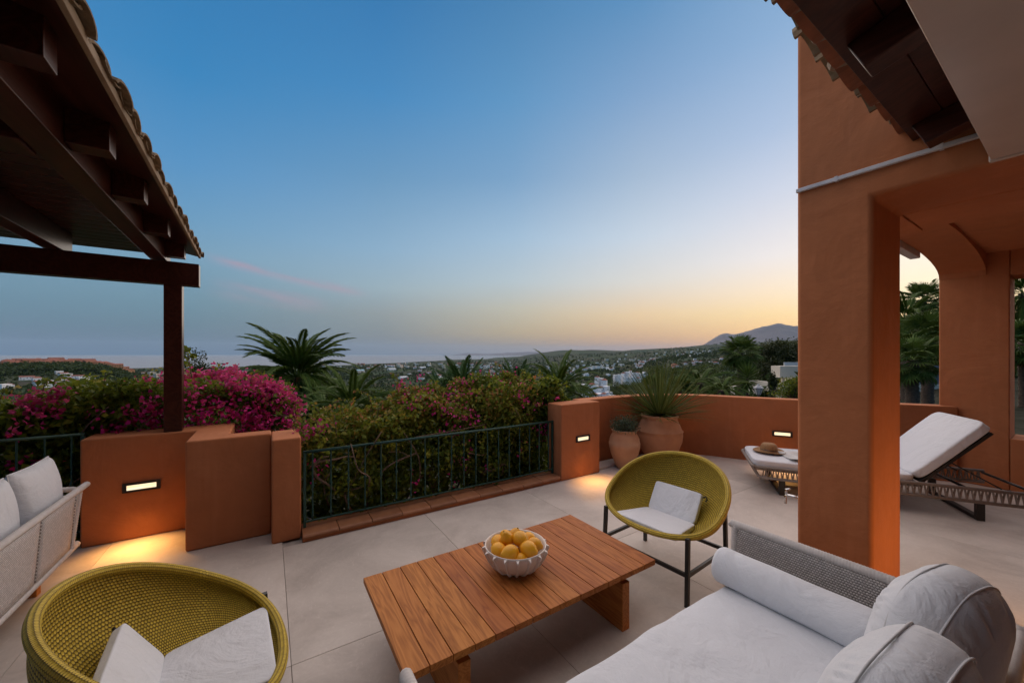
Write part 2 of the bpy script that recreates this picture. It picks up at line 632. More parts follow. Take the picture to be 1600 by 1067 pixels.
def m_weave(name, c1, cgap, nu, nv, rough=0.6, gapw=0.5, bump=0.6, dist=0.004):
    """staggered rope weave on the UV map: nu stitches across, nv rows"""
    n = NT(name)
    uv = n.add('TexCoord').outputs['UV']
    sp = n.add('SeparateXYZ')
    n.l(uv, sp.inputs[0])
    V = n.math('MULTIPLY', sp.outputs[1], float(nv))
    row = n.math('FLOOR', V)
    U = n.math('ADD', n.math('MULTIPLY', sp.outputs[0], float(nu)), n.math('MULTIPLY', n.math('MODULO', row, 2.0), 0.5))
    fu = n.math('SUBTRACT', n.math('FRACT', U), 0.5)
    fv = n.math('SUBTRACT', n.math('FRACT', V), 0.5)
    r2 = n.math('ADD', n.math('MULTIPLY', n.math('MULTIPLY', fu, fu), 3.0), n.math('MULTIPLY', n.math('MULTIPLY', fv, fv), 3.4))
    h = n.math('SUBTRACT', 1.0, r2)
    hs = n.math('MAXIMUM', h, 0.0)
    mask = n.ramp(h, [(max(0.02, gapw - 0.2), (1, 1, 1)), (min(0.95, gapw + 0.14), (0, 0, 0))])
    cell = n.add('TexWhiteNoise', noise_dimensions='2D')
    cv = n.add('CombineXYZ')
    n.l(n.math('FLOOR', U), cv.inputs[0]); n.l(row, cv.inputs[1])
    n.l(cv.outputs[0], cell.inputs['Vector'])
    hsv = n.add('HueSaturation')
    hsv.inputs['Color'].default_value = (*c1, 1)
    n.l(n.math('MULTIPLY_ADD', cell.outputs['Value'], 0.3, 0.85), hsv.inputs['Value'])
    ov = n.coord('Object')
    colv = n.mix(n.math('MULTIPLY', n.noise(ov, 3, 4), 0.25), hsv.outputs[0], tuple(x * 0.8 for x in c1))
    col = n.mix(mask, colv, cgap)
    b = n.bump(hs, bump, dist)
    b2 = n.bump(n.noise(ov, 400, 2), 0.15, 0.001, b)
    n.pbr(col, rough, 0, b2, 0.35)
    return n.m


MOLIVE = m_weave('olive_rope_weave', (0.53, 0.375, 0.040), (0.13, 0.088, 0.010), 190, 42, 0.6, 0.42, 0.8, 0.006)
MOLIVEB = m_weave('olive_rope_edging', (0.56, 0.40, 0.046), (0.16, 0.11, 0.012), 330, 9, 0.6, 0.30, 0.7, 0.004)
MOLIVER = simple('olive_rope_binding', (0.43, 0.32, 0.03), (0.34, 0.25, 0.024), 30, 0.6, bump=0.3, bscale=300, bdist=0.002)
MGREYW = m_weave('grey_rope_weave', (0.76, 0.735, 0.72), (0.26, 0.235, 0.22), 60, 40, 0.7, 0.40, 0.7, 0.005)
MGREYA = m_weave('grey_rope_arm_weave', (0.50, 0.47, 0.45), (0.17, 0.155, 0.145), 84, 36, 0.7, 0.40, 0.7, 0.005)
MGREYR = simple('grey_rope', (0.62, 0.585, 0.56), (0.54, 0.505, 0.48), 30, 0.75, bump=0.35, bscale=240, bdist=0.002)
MTAUPE = simple('taupe_rope', (0.27, 0.225, 0.19), (0.21, 0.175, 0.15), 30, 0.75, bump=0.3, bscale=240, bdist=0.002)


def m_fabric(name, c, rough=0.9):
    n = NT(name)
    v = n.coord('Object')
    col = n.mix(n.noise(v, 5, 6, 0.65), c, tuple(x * 0.86 for x in c))
    mel = n.noise(n.coord('Object', (60, 500, 500)), 1.0, 2)
    mel2 = n.noise(n.coord('Object', (500, 60, 500)), 1.0, 2)
    fl = n.math('MULTIPLY', n.math('ADD', mel, mel2), 0.5)
    col = n.mix(n.ramp(fl, [(0.4, (0, 0, 0)), (0.65, (1, 1, 1))]), col, tuple(x * 0.88 for x in c))
    b0 = n.bump(n.noise(v, 3.0, 5, 0.55, 1.6), 0.55, 0.035)
    b1 = n.bump(n.noise(v, 11, 5, 0.6, 1.2), 0.4, 0.012, b0)
    b = n.bump(fl, 0.35, 0.002, b1)
    n.pbr(col, rough, 0, b, 0.2, 0.15)
    return n.m


MFAB = m_fabric('off_white_cushion_fabric', (0.75, 0.78, 0.825))
MFABL = m_fabric('warm_white_cushion_fabric', (0.745, 0.765, 0.80))
MPIPE = simple('cushion_piping', (0.70, 0.71, 0.73), None, 20, 0.9)
MSEAM = simple('dark_cushion_seam', (0.10, 0.095, 0.09), None, 20, 0.9)
MBLACK = simple('black_powder_coat', (0.012, 0.012, 0.012), (0.017, 0.016, 0.015), 20, 0.42, bump=0.1, bscale=300, bdist=0.001)
MGREEN = simple('dark_green_iron', (0.014, 0.058, 0.046), (0.022, 0.075, 0.058), 14, 0.45, metal=0.2, bump=0.2, bscale=120, bdist=0.002)
MPOT = simple('pale_terracotta_pot', (0.50, 0.245, 0.125), (0.42, 0.195, 0.10), 7, 0.85, bump=0.3, bscale=70, bdist=0.004)
MPOT2 = simple('sandy_terracotta_pot', (0.52, 0.29, 0.16), (0.44, 0.23, 0.125), 7, 0.85, bump=0.3, bscale=70, bdist=0.004)
MSOIL = simple('soil', (0.020, 0.014, 0.010), (0.012, 0.008, 0.006), 30, 0.95, bump=0.8, bscale=60, bdist=0.02)
MCOPE = simple('clay_coping_tile', (0.30, 0.125, 0.052), (0.22, 0.085, 0.036), 9, 0.6, bump=0.3, bscale=60, bdist=0.004, rand=0.35)
MTILE = simple('clay_roof_tile', (0.34, 0.115, 0.055), (0.22, 0.085, 0.045), 9, 0.85, bump=0.5, bscale=50, bdist=0.006, rand=0.5)
MTILEO = simple('weathered_roof_tile', (0.24, 0.175, 0.10), (0.13, 0.09, 0.055), 7, 0.9, bump=0.6, bscale=40, bdist=0.008, rand=0.45)
MMORT = simple('lime_mortar', (0.34, 0.27, 0.20), (0.22, 0.17, 0.13), 12, 0.95, bump=0.8, bscale=40, bdist=0.01)
MCER = simple('white_glazed_ceramic', (0.74, 0.69, 0.64), (0.70, 0.65, 0.60), 8, 0.38)
MLEMON = simple('lemon_peel', (0.80, 0.37, 0.011), (0.72, 0.35, 0.011), 12, 0.42, bump=0.35, bscale=160, bdist=0.002, rand=0.2)
MLEMT = simple('lemon_stalk_end', (0.20, 0.16, 0.02), None, 30, 0.7)
MSTRAW = simple('woven_straw', (0.33, 0.18, 0.075), (0.24, 0.125, 0.05), 60, 0.8, bump=0.6, bscale=130, bdist=0.004)
MAWN = simple('cream_lacquered_metal', (0.56, 0.48, 0.42), (0.50, 0.43, 0.375), 3, 0.25)
MCOND = simple('white_cable_conduit', (0.62, 0.60, 0.60), None, 10, 0.5)
MCHROME = simple('chrome', (0.75, 0.75, 0.75), (0.7, 0.7, 0.7), 10, 0.15, metal=1.0)
MPAPER = simple('printed_paper', (0.62, 0.64, 0.60), (0.36, 0.44, 0.36), 14, 0.8)
MPAPER2 = simple('plain_paper', (0.68, 0.67, 0.65), None, 14, 0.8)
MBARK = simple('twig_bark', (0.20, 0.13, 0.085), (0.11, 0.07, 0.045), 25, 0.9, bump=0.6, bscale=60, bdist=0.006)
MTRUNK = simple('palm_trunk_bark', (0.13, 0.09, 0.06), (0.06, 0.042, 0.03), 9, 0.95, bump=0.9, bscale=18, bdist=0.05, stretch=(1, 1, 3))
MWHITE = simple('white_render', (0.86, 0.85, 0.84), (0.76, 0.755, 0.75), 0.6, 0.9)
MOCHRE = simple('ochre_render', (0.42, 0.22, 0.11), (0.36, 0.18, 0.09), 0.3, 0.9, rand=0.3)
MCREAM = simple('cream_render', (0.62, 0.56, 0.46), (0.56, 0.50, 0.41), 0.4, 0.9)
MROOF = simple('far_tile_roof', (0.26, 0.085, 0.05), (0.20, 0.065, 0.04), 0.8, 0.9, rand=0.35)
MDGLASS = simple('dark_window_glass', (0.03, 0.04, 0.05), None, 1, 0.15)
MGREYROOF = simple('pale_metal_roof', (0.52, 0.54, 0.55), (0.44, 0.46, 0.47), 0.1, 0.6)
MBLUEROOF = simple('blue_metal_roof', (0.22, 0.42, 0.50), None, 0.1, 0.6)


def m_emit(name, col, strength):
    n = NT(name)
    e = n.add('Emission')
    e.inputs[0].default_value = (*col, 1)
    e.inputs[1].default_value = strength
    n.l(e.outputs[0], n.out.inputs['Surface'])
    return n.m


MLAMP = m_emit('lit_lamp_glass', (1.0, 0.70, 0.36), 1.0)


def m_leaf(name, stops, trans=0.35, rough=0.5):
    """leaf colour from a random number stored on each leaf"""
    n = NT(name)
    at_ = n.add('Attribute', attribute_name='rnd')
    col = n.ramp(at_.outputs['Fac'], stops)
    d = n.add('BsdfPrincipled')
    d.inputs['Roughness'].default_value = rough
    d.inputs['Specular IOR Level'].default_value = 0.2
    n.l(col, d.inputs['Base Color'])
    t = n.add('BsdfTranslucent')
    n.l(n.mix(0.35, col, (0.25, 0.30, 0.03), 'MIX'), t.inputs[0])
    mx = n.add('MixShader')
    mx.inputs[0].default_value = trans
    n.l(d.outputs[0], mx.inputs[1]); n.l(t.outputs[0], mx.inputs[2])
    n.l(mx.outputs[0], n.out.inputs['Surface'])
    return n.m


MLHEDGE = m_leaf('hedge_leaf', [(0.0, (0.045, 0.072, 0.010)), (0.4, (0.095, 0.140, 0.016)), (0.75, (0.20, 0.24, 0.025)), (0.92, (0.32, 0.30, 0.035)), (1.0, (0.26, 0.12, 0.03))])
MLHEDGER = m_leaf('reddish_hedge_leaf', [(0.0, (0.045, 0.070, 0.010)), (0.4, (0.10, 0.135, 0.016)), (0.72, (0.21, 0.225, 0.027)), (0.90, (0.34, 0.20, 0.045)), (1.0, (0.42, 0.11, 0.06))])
MLFLOW = m_leaf('magenta_bract', [(0.0, (0.44, 0.010, 0.16)), (0.5, (0.62, 0.018, 0.25)), (0.8, (0.70, 0.03, 0.19)), (1.0, (0.74, 0.09, 0.36))], 0.3)
MLTREE = m_leaf('tree_leaf', [(0.0, (0.026, 0.046, 0.012)), (0.5, (0.045, 0.075, 0.018)), (1.0, (0.085, 0.12, 0.026))], 0.2)
MLPINE = m_leaf('dark_pine_leaf', [(0.0, (0.022, 0.030, 0.014)), (0.6, (0.035, 0.046, 0.020)), (1.0, (0.055, 0.065, 0.026))], 0.15)
MLFAR = m_leaf('far_tree_leaf', [(0.0, (0.018, 0.036, 0.013)), (0.5, (0.032, 0.056, 0.019)), (1.0, (0.062, 0.088, 0.028))], 0.1, 0.8)
MLHERB = m_leaf('grey_green_herb', [(0.0, (0.05, 0.075, 0.05)), (1.0, (0.10, 0.14, 0.09))], 0.2)


def m_blade(name, c1, c2, trans=0.2):
    n = NT(name)
    oi = n.add('ObjectInfo')
    v = n.coord('Object', (20, 20, 3))
    col = n.mix(oi.outputs['Random'], c1, c2)
    col = n.mix(n.math('MULTIPLY', n.noise(v, 1, 3), 0.5), col, tuple(x * 0.6 for x in c1))
    d = n.add('BsdfPrincipled')
    d.inputs['Roughness'].default_value = 0.55
    d.inputs['Specular IOR Level'].default_value = 0.15
    n.l(col, d.inputs['Base Color'])
    t = n.add('BsdfTranslucent')
    n.l(col, t.inputs[0])
    mx = n.add('MixShader')
    mx.inputs[0].default_value = trans
    n.l(d.outputs[0], mx.inputs[1]); n.l(t.outputs[0], mx.inputs[2])
    n.l(mx.outputs[0], n.out.inputs['Surface'])
    return n.m


MPALM = m_blade('date_palm_frond', (0.062, 0.108, 0.015), (0.115, 0.17, 0.026))
MPALMB = m_blade('bluish_palm_frond', (0.055, 0.115, 0.030), (0.095, 0.165, 0.045))
MFAN = m_blade('fan_palm_leaf', (0.062, 0.105, 0.02), (0.11, 0.16, 0.03))
MDRY = m_blade('dry_palm_leaf', (0.16, 0.10, 0.05), (0.22, 0.15, 0.08))
MBLADE = m_blade('grassy_blade', (0.07, 0.10, 0.022), (0.15, 0.18, 0.045))
MDATE = simple('orange_date_stalks', (0.28, 0.14, 0.03), None, 12, 0.8)


def m_terrain():
    n = NT('valley_ground')
    v = n.coord('Object')
    a = n.ramp(n.noise(v, 0.012, 8, 0.65), [(0.3, (0.016, 0.030, 0.011)), (0.5, (0.024, 0.040, 0.014)), (0.66, (0.042, 0.050, 0.022)), (0.8, (0.072, 0.068, 0.036))])
    vo = n.add('TexVoronoi', feature='F1')
    vo.inputs['Scale'].default_value = 0.006
    n.l(v, vo.inputs['Vector'])
    fld = n.mix(0.35, a, vo.outputs['Color'], 'SOFT_LIGHT')
    s = n.ramp(n.noise(v, 0.18, 4, 0.7), [(0.4, (0.75, 0.75, 0.75)), (0.7, (1.15, 1.15, 1.15))])
    col = n.mix(1.0, fld, s, 'MULTIPLY')
    n.pbr(col, 0.95, 0, n.bump(n.noise(v, 0.3, 5), 0.6, 1.0), 0.1)
    return n.m


MTER = m_terrain()
MMOUNT = simple('haze_tinted_scrub', (0.090, 0.078, 0.088), (0.13, 0.11, 0.115), 0.002, 0.95)  # scrub colour with a mauve cast that stands in for distance haze
nsea = NT('sea_water')
nsea.pbr((0.17, 0.21, 0.25), 0.6, 0, nsea.bump(nsea.noise(nsea.coord('Object'), 0.02, 4), 0.5, 3.0), 0.05)
MSEA = nsea.m

#@@STRUCTURE
# ------------------------------------------------------------------ terrain, sea, mountains
SEA = -120.0
TPX = np.array([-700, 0, 150, 300, 500, 750, 950, 1100, 1250, 1500, 2300], float)
TR = np.array([5.5, 9, 20, 60, 150, 400, 800, 1500, 3000, 5000, 8000, 13000, 30000], float)
TZ = np.array([
    [-0.5] * 11,
    [-1.6, -1.6, -1.6, -1.6, -1.6, -1.6, -1.6, -1.5, -1.2, -0.6, -0.5],
    [-5, -5, -5, -5, -5, -5, -4.5, -3.2, -2.0, -0.8, -0.5],
    [-15, -15, -15, -15, -15, -14, -11, -7, -2.5, -0.2, 0],
    [-34, -34, -34, -34, -34, -32, -26, -16, -4, 2, 3],
    [-68, -68, -68, -68, -68, -64, -52, -30, -2, 8, 10],
    [-88, -86, -86, -92, -95, -90, -66, -30, 4, 16, 18],
    [-100, -95, -95, -106, -108, -104, -82, -28, 16, 30, 34],
    [-112, -112, -112, -113, -114, -110, -66, 2, 60, 90, 95],
    [-122, -122, -122, -122, -121.5, -114, -22, 50, 110, 170, 180],
    [-140, -140, -140, -140, -140, -117, 84, 130, 190, 260, 280],
    [-160, -160, -160, -160, -160, -128, 20, 60, 80, 100, 110],
    [-200] * 11], float)


def terr(x, y):
    """height of the land at world x, y (arrays)"""
    x, y = np.asarray(x, float), np.asarray(y, float)
    r = np.hypot(x, y)
    phi = np.arctan2(x, y) - YAW
    phi = (phi + math.pi) % (2 * math.pi) - math.pi
    ph = np.clip(phi, -1.18, 1.18)
    px = CX + F * np.tan(ph)
    lr = np.clip(np.log(np.maximum(r, 5.6)), math.log(5.6), math.log(29000))
    LR = np.log(TR)
    i = np.clip(np.searchsorted(LR, lr) - 1, 0, len(TR) - 2)
    tr = (lr - LR[i]) / (LR[i + 1] - LR[i])
    pxc = np.clip(px, TPX[0], TPX[-1] - 1e-3)
    j = np.clip(np.searchsorted(TPX, pxc, side='right') - 1, 0, len(TPX) - 2)
    tp = (pxc - TPX[j]) / (TPX[j + 1] - TPX[j])
    tp = tp * tp * (3 - 2 * tp)
    z = (TZ[i, j] * (1 - tp) + TZ[i, j + 1] * tp) * (1 - tr) + (TZ[i + 1, j] * (1 - tp) + TZ[i + 1, j + 1] * tp) * tr
    # the wooded hill with the red-roofed town
    g = np.exp(-(((px - 75) / 155) ** 4)) * np.where(r > 1650, 76 * np.exp(-(((r - 1650) / 420) ** 2)), np.interp(r, [350, 600, 800, 1100, 1400, 1650], [0, 20, 42, 50, 66, 76]))
    z = z + g
    P = np.stack([x, y], -1).reshape(-1, 2)
    amp = np.clip((r - 60) / 500, 0, 1).reshape(-1) * np.clip(r.reshape(-1) / 3000, 0.35, 2.2)
    land = np.clip((z.reshape(-1) + 118) / 40, 0.03, 1)
    nz = 5.5 * vnoise(P, 0.0045, 3) + 9 * vnoise(P, 0.0016, 4) + 16 * vnoise(P, 0.0011, 14) * np.clip((r.reshape(-1) - 3500) / 3000, 0, 1)
    return (z.reshape(-1) + amp * land * nz).reshape(z.shape)


rs = np.exp(np.linspace(math.log(5.6), math.log(29000), 190))
ph = np.concatenate([np.linspace(-1.25, 1.25, 300), np.linspace(1.25, 2 * math.pi - 1.25, 42)[1:-1]])
RR, PP = np.meshgrid(rs, ph, indexing='ij')
XX, YY = RR * np.sin(PP + YAW), RR * np.cos(PP + YAW)
ZZ = terr(XX, YY)
nr, npn = RR.shape
V = np.stack([XX, YY, ZZ], -1).reshape(-1, 3)
Fc = []
for i in range(nr - 1):
    for j in range(npn):
        k = (j + 1) % npn
        Fc.append((i * npn + j, i * npn + k, (i + 1) * npn + k, (i + 1) * npn + j))
Fc.append(tuple(range(npn - 1, -1, -1)))
tag(mesh('ground', (V, Fc), MTER, smooth=True, fix=False), kind='structure')
n = 96
V = [(0, 0, SEA)] + [(60000 * math.sin(2 * math.pi * k / n), 60000 * math.cos(2 * math.pi * k / n), SEA) for k in range(n)]
tag(mesh('sea', (V, [(0, 1 + (k + 1) % n, 1 + k) for k in range(n)]), MSEA), kind='structure')


def ridge(name, D, prof, base, depth, seed, rough):
    """a mountain range: skyline given as (px, py) at forward distance D, sloping down to both sides"""
    pxs = np.linspace(prof[0][0], prof[-1][0], 160)
    pys = np.interp(pxs, [p[0] for p in prof], [p[1] for p in prof])
    V, Fc = [], []
    K = 14
    for i, (a, b) in enumerate(zip(pxs, pys)):
        for k in range(-K, K + 1):
            t = abs(k) / K
            p = at(a, b, D=D)
            d = D + k / K * depth
            h = p.z + (CY - b) * 0
            top = max(h, base)
            z = base + (top - base) * (1 - t) ** 1.25
            V.append((p.x * d / D, p.y * d / D, z))
    V = np.array(V)
    rel = np.clip((V[:, 2] - base) / 300, 0, 1)
    V[:, 2] += rough * vnoise(V[:, :2], 0.004, seed) * rel * 0.6 + rough * 0.5 * vnoise(V[:, :2], 0.011, seed + 1) * rel
    m = 2 * K + 1
    for i in range(len(pxs) - 1):
        for k in range(m - 1):
            Fc.append((i * m + k, i * m + k + 1, (i + 1) * m + k + 1, (i + 1) * m + k))
    return tag(mesh(name, (V, Fc), MMOUNT, smooth=True), kind='structure')


ridge('mountain', 16000, [(1040, 556), (1085, 543), (1100, 537), (1120, 526), (1132, 521), (1150, 522), (1165, 518), (1190, 511), (1217, 505), (1232, 508), (1250, 512), (1300, 504), (1400, 515), (1500, 500), (1700, 520), (2000, 556)], -120, 4500, 5, 60)
ridge('far_hills', 30000, [(690, 557), (730, 551.5), (760, 553), (790, 551.5), (830, 549.5), (870, 551), (930, 553.5), (980, 557)], -120, 3000, 9, 20)

# ------------------------------------------------------------------ terrace floor: large stone slabs on a dark bed
fl = tag(mesh('terrace_floor', prism([(-7.2, -4.0), (7.9, -4.0), (7.9, 0.9), (7.4, 1.15), (6.3, 3.1), (5.7, 3.9), (4.8, 4.12), (3.2, 4.1), (3.2, 4.0), (0.0, 4.0), (0.0, 4.6), (-1.2, 4.85), (-7.2, 4.85)], 'Z', -0.9, -0.016), simple('grout', (0.44, 0.39, 0.34), None, 30, 0.95)), kind='structure')
WALLPATH = [(3.86, 4.06), (4.1, 4.07), (4.73, 4.06), (5.25, 3.97), (5.62, 3.80), (5.97, 3.46), (6.215, 2.985), (6.536, 2.388), (7.157, 1.401), (7.44, 0.95)]
TS, TL = 1.25, 2.5
tile_me = {}
for ix in range(-6, 7):
    for iy in range(-2, 3):
        x0, y0 = 0.10 + ix * TS, 2.31 + (iy - 1) * TL
        x1, y1 = x0 + TS, y0 + TL
        x0, x1, y0, y1 = max(x0, -7.1), min(x1, 7.85), max(y0, -3.9), min(y1, 5.0)
        y1 = min(y1, 4.80 if ix < 0 else 3.76 if x1 < 3.3 else 4.02)
        if x1 - x0 < 0.05 or y1 - y0 < 0.05: continue
        g = 0.0013
        o = mesh('floor_tile', box(x0 + g, x1 - g, y0 + g, y1 - g, -0.016, 0.0), MFLOOR, fl, bev=0.0012, seg=1)
        origin_to(o, ((x0 + x1) / 2, (y0 + y1) / 2, 0))

for bx in ((0.3, 3.6, 4.11, 6.6), (-7.0, 0.3, 4.99, 6.6)):
    tag(mesh('planting_bed', box(*bx, -1.8, -0.85), MSOIL), kind='structure')

# ------------------------------------------------------------------ low walls and piers
def wallobj(name, VF, label, bev=0.02):
    V, Fc = VF
    V = np.asarray(V, float)
    c = np.array([V[:, 0].mean(), V[:, 1].mean(), 0])
    o = mesh(name, (V, Fc), MWALL, bev=bev, seg=3)
    # keep the stucco pattern in world space but set the base as origin
    origin_to(o, c)
    return tag(o, label, 'wall')


# stepped wall that carries the pergola post
poly = [(-1.345, 4.657), (-0.585, 4.657), (-0.585, 4.10), (0.02, 4.10), (0.02, 4.30), (-0.30, 4.30), (-0.30, 4.97), (-1.345, 4.97)]
wallobj('stepped_wall', prism(poly, 'Z', 0, 0.922), 'stepped terracotta wall carrying the dark pergola post, lamp in its left face', 0.018)
wallobj('wall_pier', box(0.02, 0.245, 3.86, 4.32, 0, 0.905), 'narrow terracotta pier at the left end of the green railing', 0.018)
wallobj('wall_pier', box(3.182, 3.885, 3.748, 4.04, 0, 0.99), 'square terracotta pier with a lit lamp beside the small pot', 0.018)
# curved parapet
path = smoothpath([(x, y, 0) for x, y in WALLPATH], 5)
th = 0.22
V, Fc = [], []
for i, p in enumerate(path):
    d = path[min(i + 1, len(path) - 1)] - path[max(i - 1, 0)]
    d /= np.linalg.norm(d)
    nrm = np.array([-d[1], d[0], 0])
    if nrm[1] < -0.2: nrm = -nrm
    nrm = np.array([-d[1], d[0], 0]) * (1 if (-d[1]) >= -0.9 else 1)
    q = p + np.array([-d[1], d[0], 0]) * th
    for a, z in ((p, 0), (q, -0.8), (q, 0.972), (p, 0.972)):
        V.append((a[0], a[1], z))
for i in range(len(path) - 1):
    for k in range(4):
        l = (k + 1) % 4
        Fc.append((i * 4 + k, i * 4 + l, i * 4 + 4 + l, i * 4 + 4 + k))
Fc += [(0, 1, 2, 3), tuple(len(path) * 4 - 4 + k for k in (3, 2, 1, 0))]
wallobj('parapet_wall', (V, Fc), 'curved terracotta parapet wall behind the pots and the lounger', 0.015)
# raised stone strip at the foot of the wall beside the pots
s = mesh('stone_plinth', prism([(3.90, 3.80), (4.75, 3.85), (5.2, 3.80), (5.5, 3.60), (5.62, 3.79), (5.25, 3.95), (4.73, 4.045), (3.90, 4.05)], 'Z', 0.001, 0.035), MFLOOR, bev=0.004)
origin_to(s, (4.5, 3.9, 0))
tag(s, 'thin pale stone strip at the wall foot under the pots', 'plinth')

# coping of clay tiles below the railing
cp = empty('railing_kerb', (1.7, 3.85, 0), 'low clay-tiled kerb running under the green railing', 'kerb')
mesh('kerb_base', box(0.25, 3.178, 3.762, 4.10, -0.3, 0.034), MWALL, cp)
x = 0.248
k = 0
while x < 3.17:
    w = min(0.292, 3.178 - x)
    dz = random.uniform(-0.002, 0.002)
    prof = [(3.742, 0.036), (3.742, 0.052), (3.752, 0.064), (3.77, 0.070), (3.98, 0.072), (3.98, 0.036)]
    o = mesh('coping_tile', prism([(y, z + dz) for y, z in prof], 'X', x + 0.0025, x + w - 0.0025), MCOPE, cp, bev=0.004)
    origin_to(o, (x, 0, 0))
    x += 0.292
    k += 1


def railing(name, x0, x1, y, z0, zt, n, label, off=0.0):
    rt = empty(name, ((x0 + x1) / 2, y, z0), label, 'railing')
    mesh('top_rail', tube([(x0, y, zt), (x1, y, zt)], 0.014, 8), MGREEN, rt, smooth=True)
    mesh('bottom_rail', bar((x0, y, z0 + 0.05), (x1, y, z0 + 0.05), 0.022, 0.014), MGREEN, rt, bev=0.002)
    for e in (x0 + 0.012, x1 - 0.012):
        mesh('end_post', bar((e, y, z0 + 0.0), (e, y, zt + 0.012), 0.024, 0.024, (0, 1, 0)), MGREEN, rt, bev=0.002)
    h = zt - z0 - 0.05
    prof = [(0.0075, 0), (0.0075, 0.03), (0.012, 0.036), (0.012, 0.046), (0.0075, 0.052), (0.0075, h * 0.5 - 0.03), (0.011, h * 0.5 - 0.022), (0.0085, h * 0.5 - 0.014),
            (0.015, h * 0.5 - 0.006), (0.015, h * 0.5 + 0.006), (0.0085, h * 0.5 + 0.014), (0.011, h * 0.5 + 0.022), (0.0075, h * 0.5 + 0.03), (0.0075, h)]
    me = mdata('bar', *lathe(prof, 8), MGREEN, True)
    L = OFF[rt]
    for i in range(n):
        xb = x0 + (x1 - x0) * (i + 0.5) / n
        inst('bar', me, rt, (xb - L[0], 0, 0.05))
    return rt


railing('railing', 0.262, 3.172, 3.905, 0.072, 0.755, 19, 'dark green iron railing between the two terracotta piers')
railing('railing', -4.6, -1.36, 4.82, 0.05, 0.945, 21, 'dark green iron railing at the far left behind the grey sofa')

# ------------------------------------------------------------------ house: corner block with open porch
XP, YF, YN = 3.08, 1.124, 0.729
hs = empty('house', (3.4, 0.9, 0), 'terracotta house corner with square pillar, arched porch and white conduit', 'house')
TOP = 6.4
mesh('front_wall', prism([(YF, 0), (YF, TOP), (-3.6, TOP), (-3.6, 0), (-0.6, 0), (-0.6, 2.61), (YN, 2.61), (YN, 0)], 'X', XP, 3.69), MWALL, hs, bev=0.03, seg=4)
arch = [(3.692, 2.612), (4.30, 2.612)]
for k in range(17):
    t = math.pi - math.pi * k / 16
    arch.append((5.9 + 1.596 * math.cos(t), 2.63 + 0.235 * math.sin(t) ** 0.8))
arch += [(7.496, TOP), (3.692, TOP)]
mesh('arch_wall', prism(arch, 'Y', YN + 0.002, YF - 0.002), MWALL, hs, bev=0.0)
mesh('pillar', box(7.5, 8.0, 0.552, YF, 0, TOP), MWALL, hs, bev=0.015)
mesh('window_sill', box(7.5, 8.0, -2.4, 0.55, 0, 0.63), MWALL, hs, bev=0.01)
mesh('window_head', box(7.5, 8.0, -2.4, 0.55, 2.6, TOP), MWALL, hs, bev=0.01)
mesh('end_wall', box(7.5, 8.0, -3.6, -2.402, 0, TOP), MWALL, hs)
mesh('porch_soffit', box(3.692, 4.25, -3.2, YN, 2.613, 2.95), MWALL, hs, bev=0.02)
mesh('porch_ceiling', box(4.25, 7.498, -3.2, YN, 2.9, 3.1), MWALL, hs)
mesh('porch_back_wall', box(3.70, 7.5, -3.6, -3.2, 0, 3.3), MWALL, hs)
mesh('roof_slab', box(XP - 0.02, 8.1, -3.65, YF + 0.02, TOP, TOP + 0.15), MWALL, hs)
mesh('back_wall', box(-6.5, XP - 0.002, -3.6, -3.2, 0, 4.6), MWALL, hs)
p0, p1 = at(1244, 300, X=XP), at(1530, 213, X=XP)
dz = (p1.z - p0.z) / (p1.y - p0.y)
mesh('cable_conduit', bar((XP - 0.014, YF - 0.005, 2.772), (XP - 0.014, -0.9, 2.772), 0.024, 0.026), MCOND, hs, bev=0.004)
for yy in (0.9, 0.45, 0.0):
    mesh('conduit_clip', box(XP - 0.0285, XP - 0.001, yy - 0.008, yy + 0.008, 2.756, 2.788), MCOND, hs)
# outside gutter below the upper roof, seen through the arch
g = mesh('gutter', bar((5.2, YF + 0.05, 2.86), (6.55, YF + 0.05, 2.86), 0.09, 0.13), MCOND, hs, bev=0.01)

# tap on the pillar
tp = empty('garden_tap', (3.2, YF, 0.63), 'small chrome garden tap on the far side of the pillar', 'tap')
mesh('spout', tube([(3.14, YF - 0.01, 0.635), (3.14, YF + 0.075, 0.635), (3.14, YF + 0.088, 0.627), (3.14, YF + 0.09, 0.57)], 0.0095, 10), MCHROME, tp, smooth=True)
mesh('handle', tube([(3.14, YF + 0.085, 0.64), (3.14, YF + 0.085, 0.672), (3.14, YF + 0.06, 0.682)], [0.008, 0.008, 0.006], 8), MCHROME, tp, smooth=True)
mesh('wall_flange', tube([(3.14, YF + 0.001, 0.635), (3.14, YF + 0.01, 0.635)], 0.02, 14), MCHROME, tp, smooth=True)

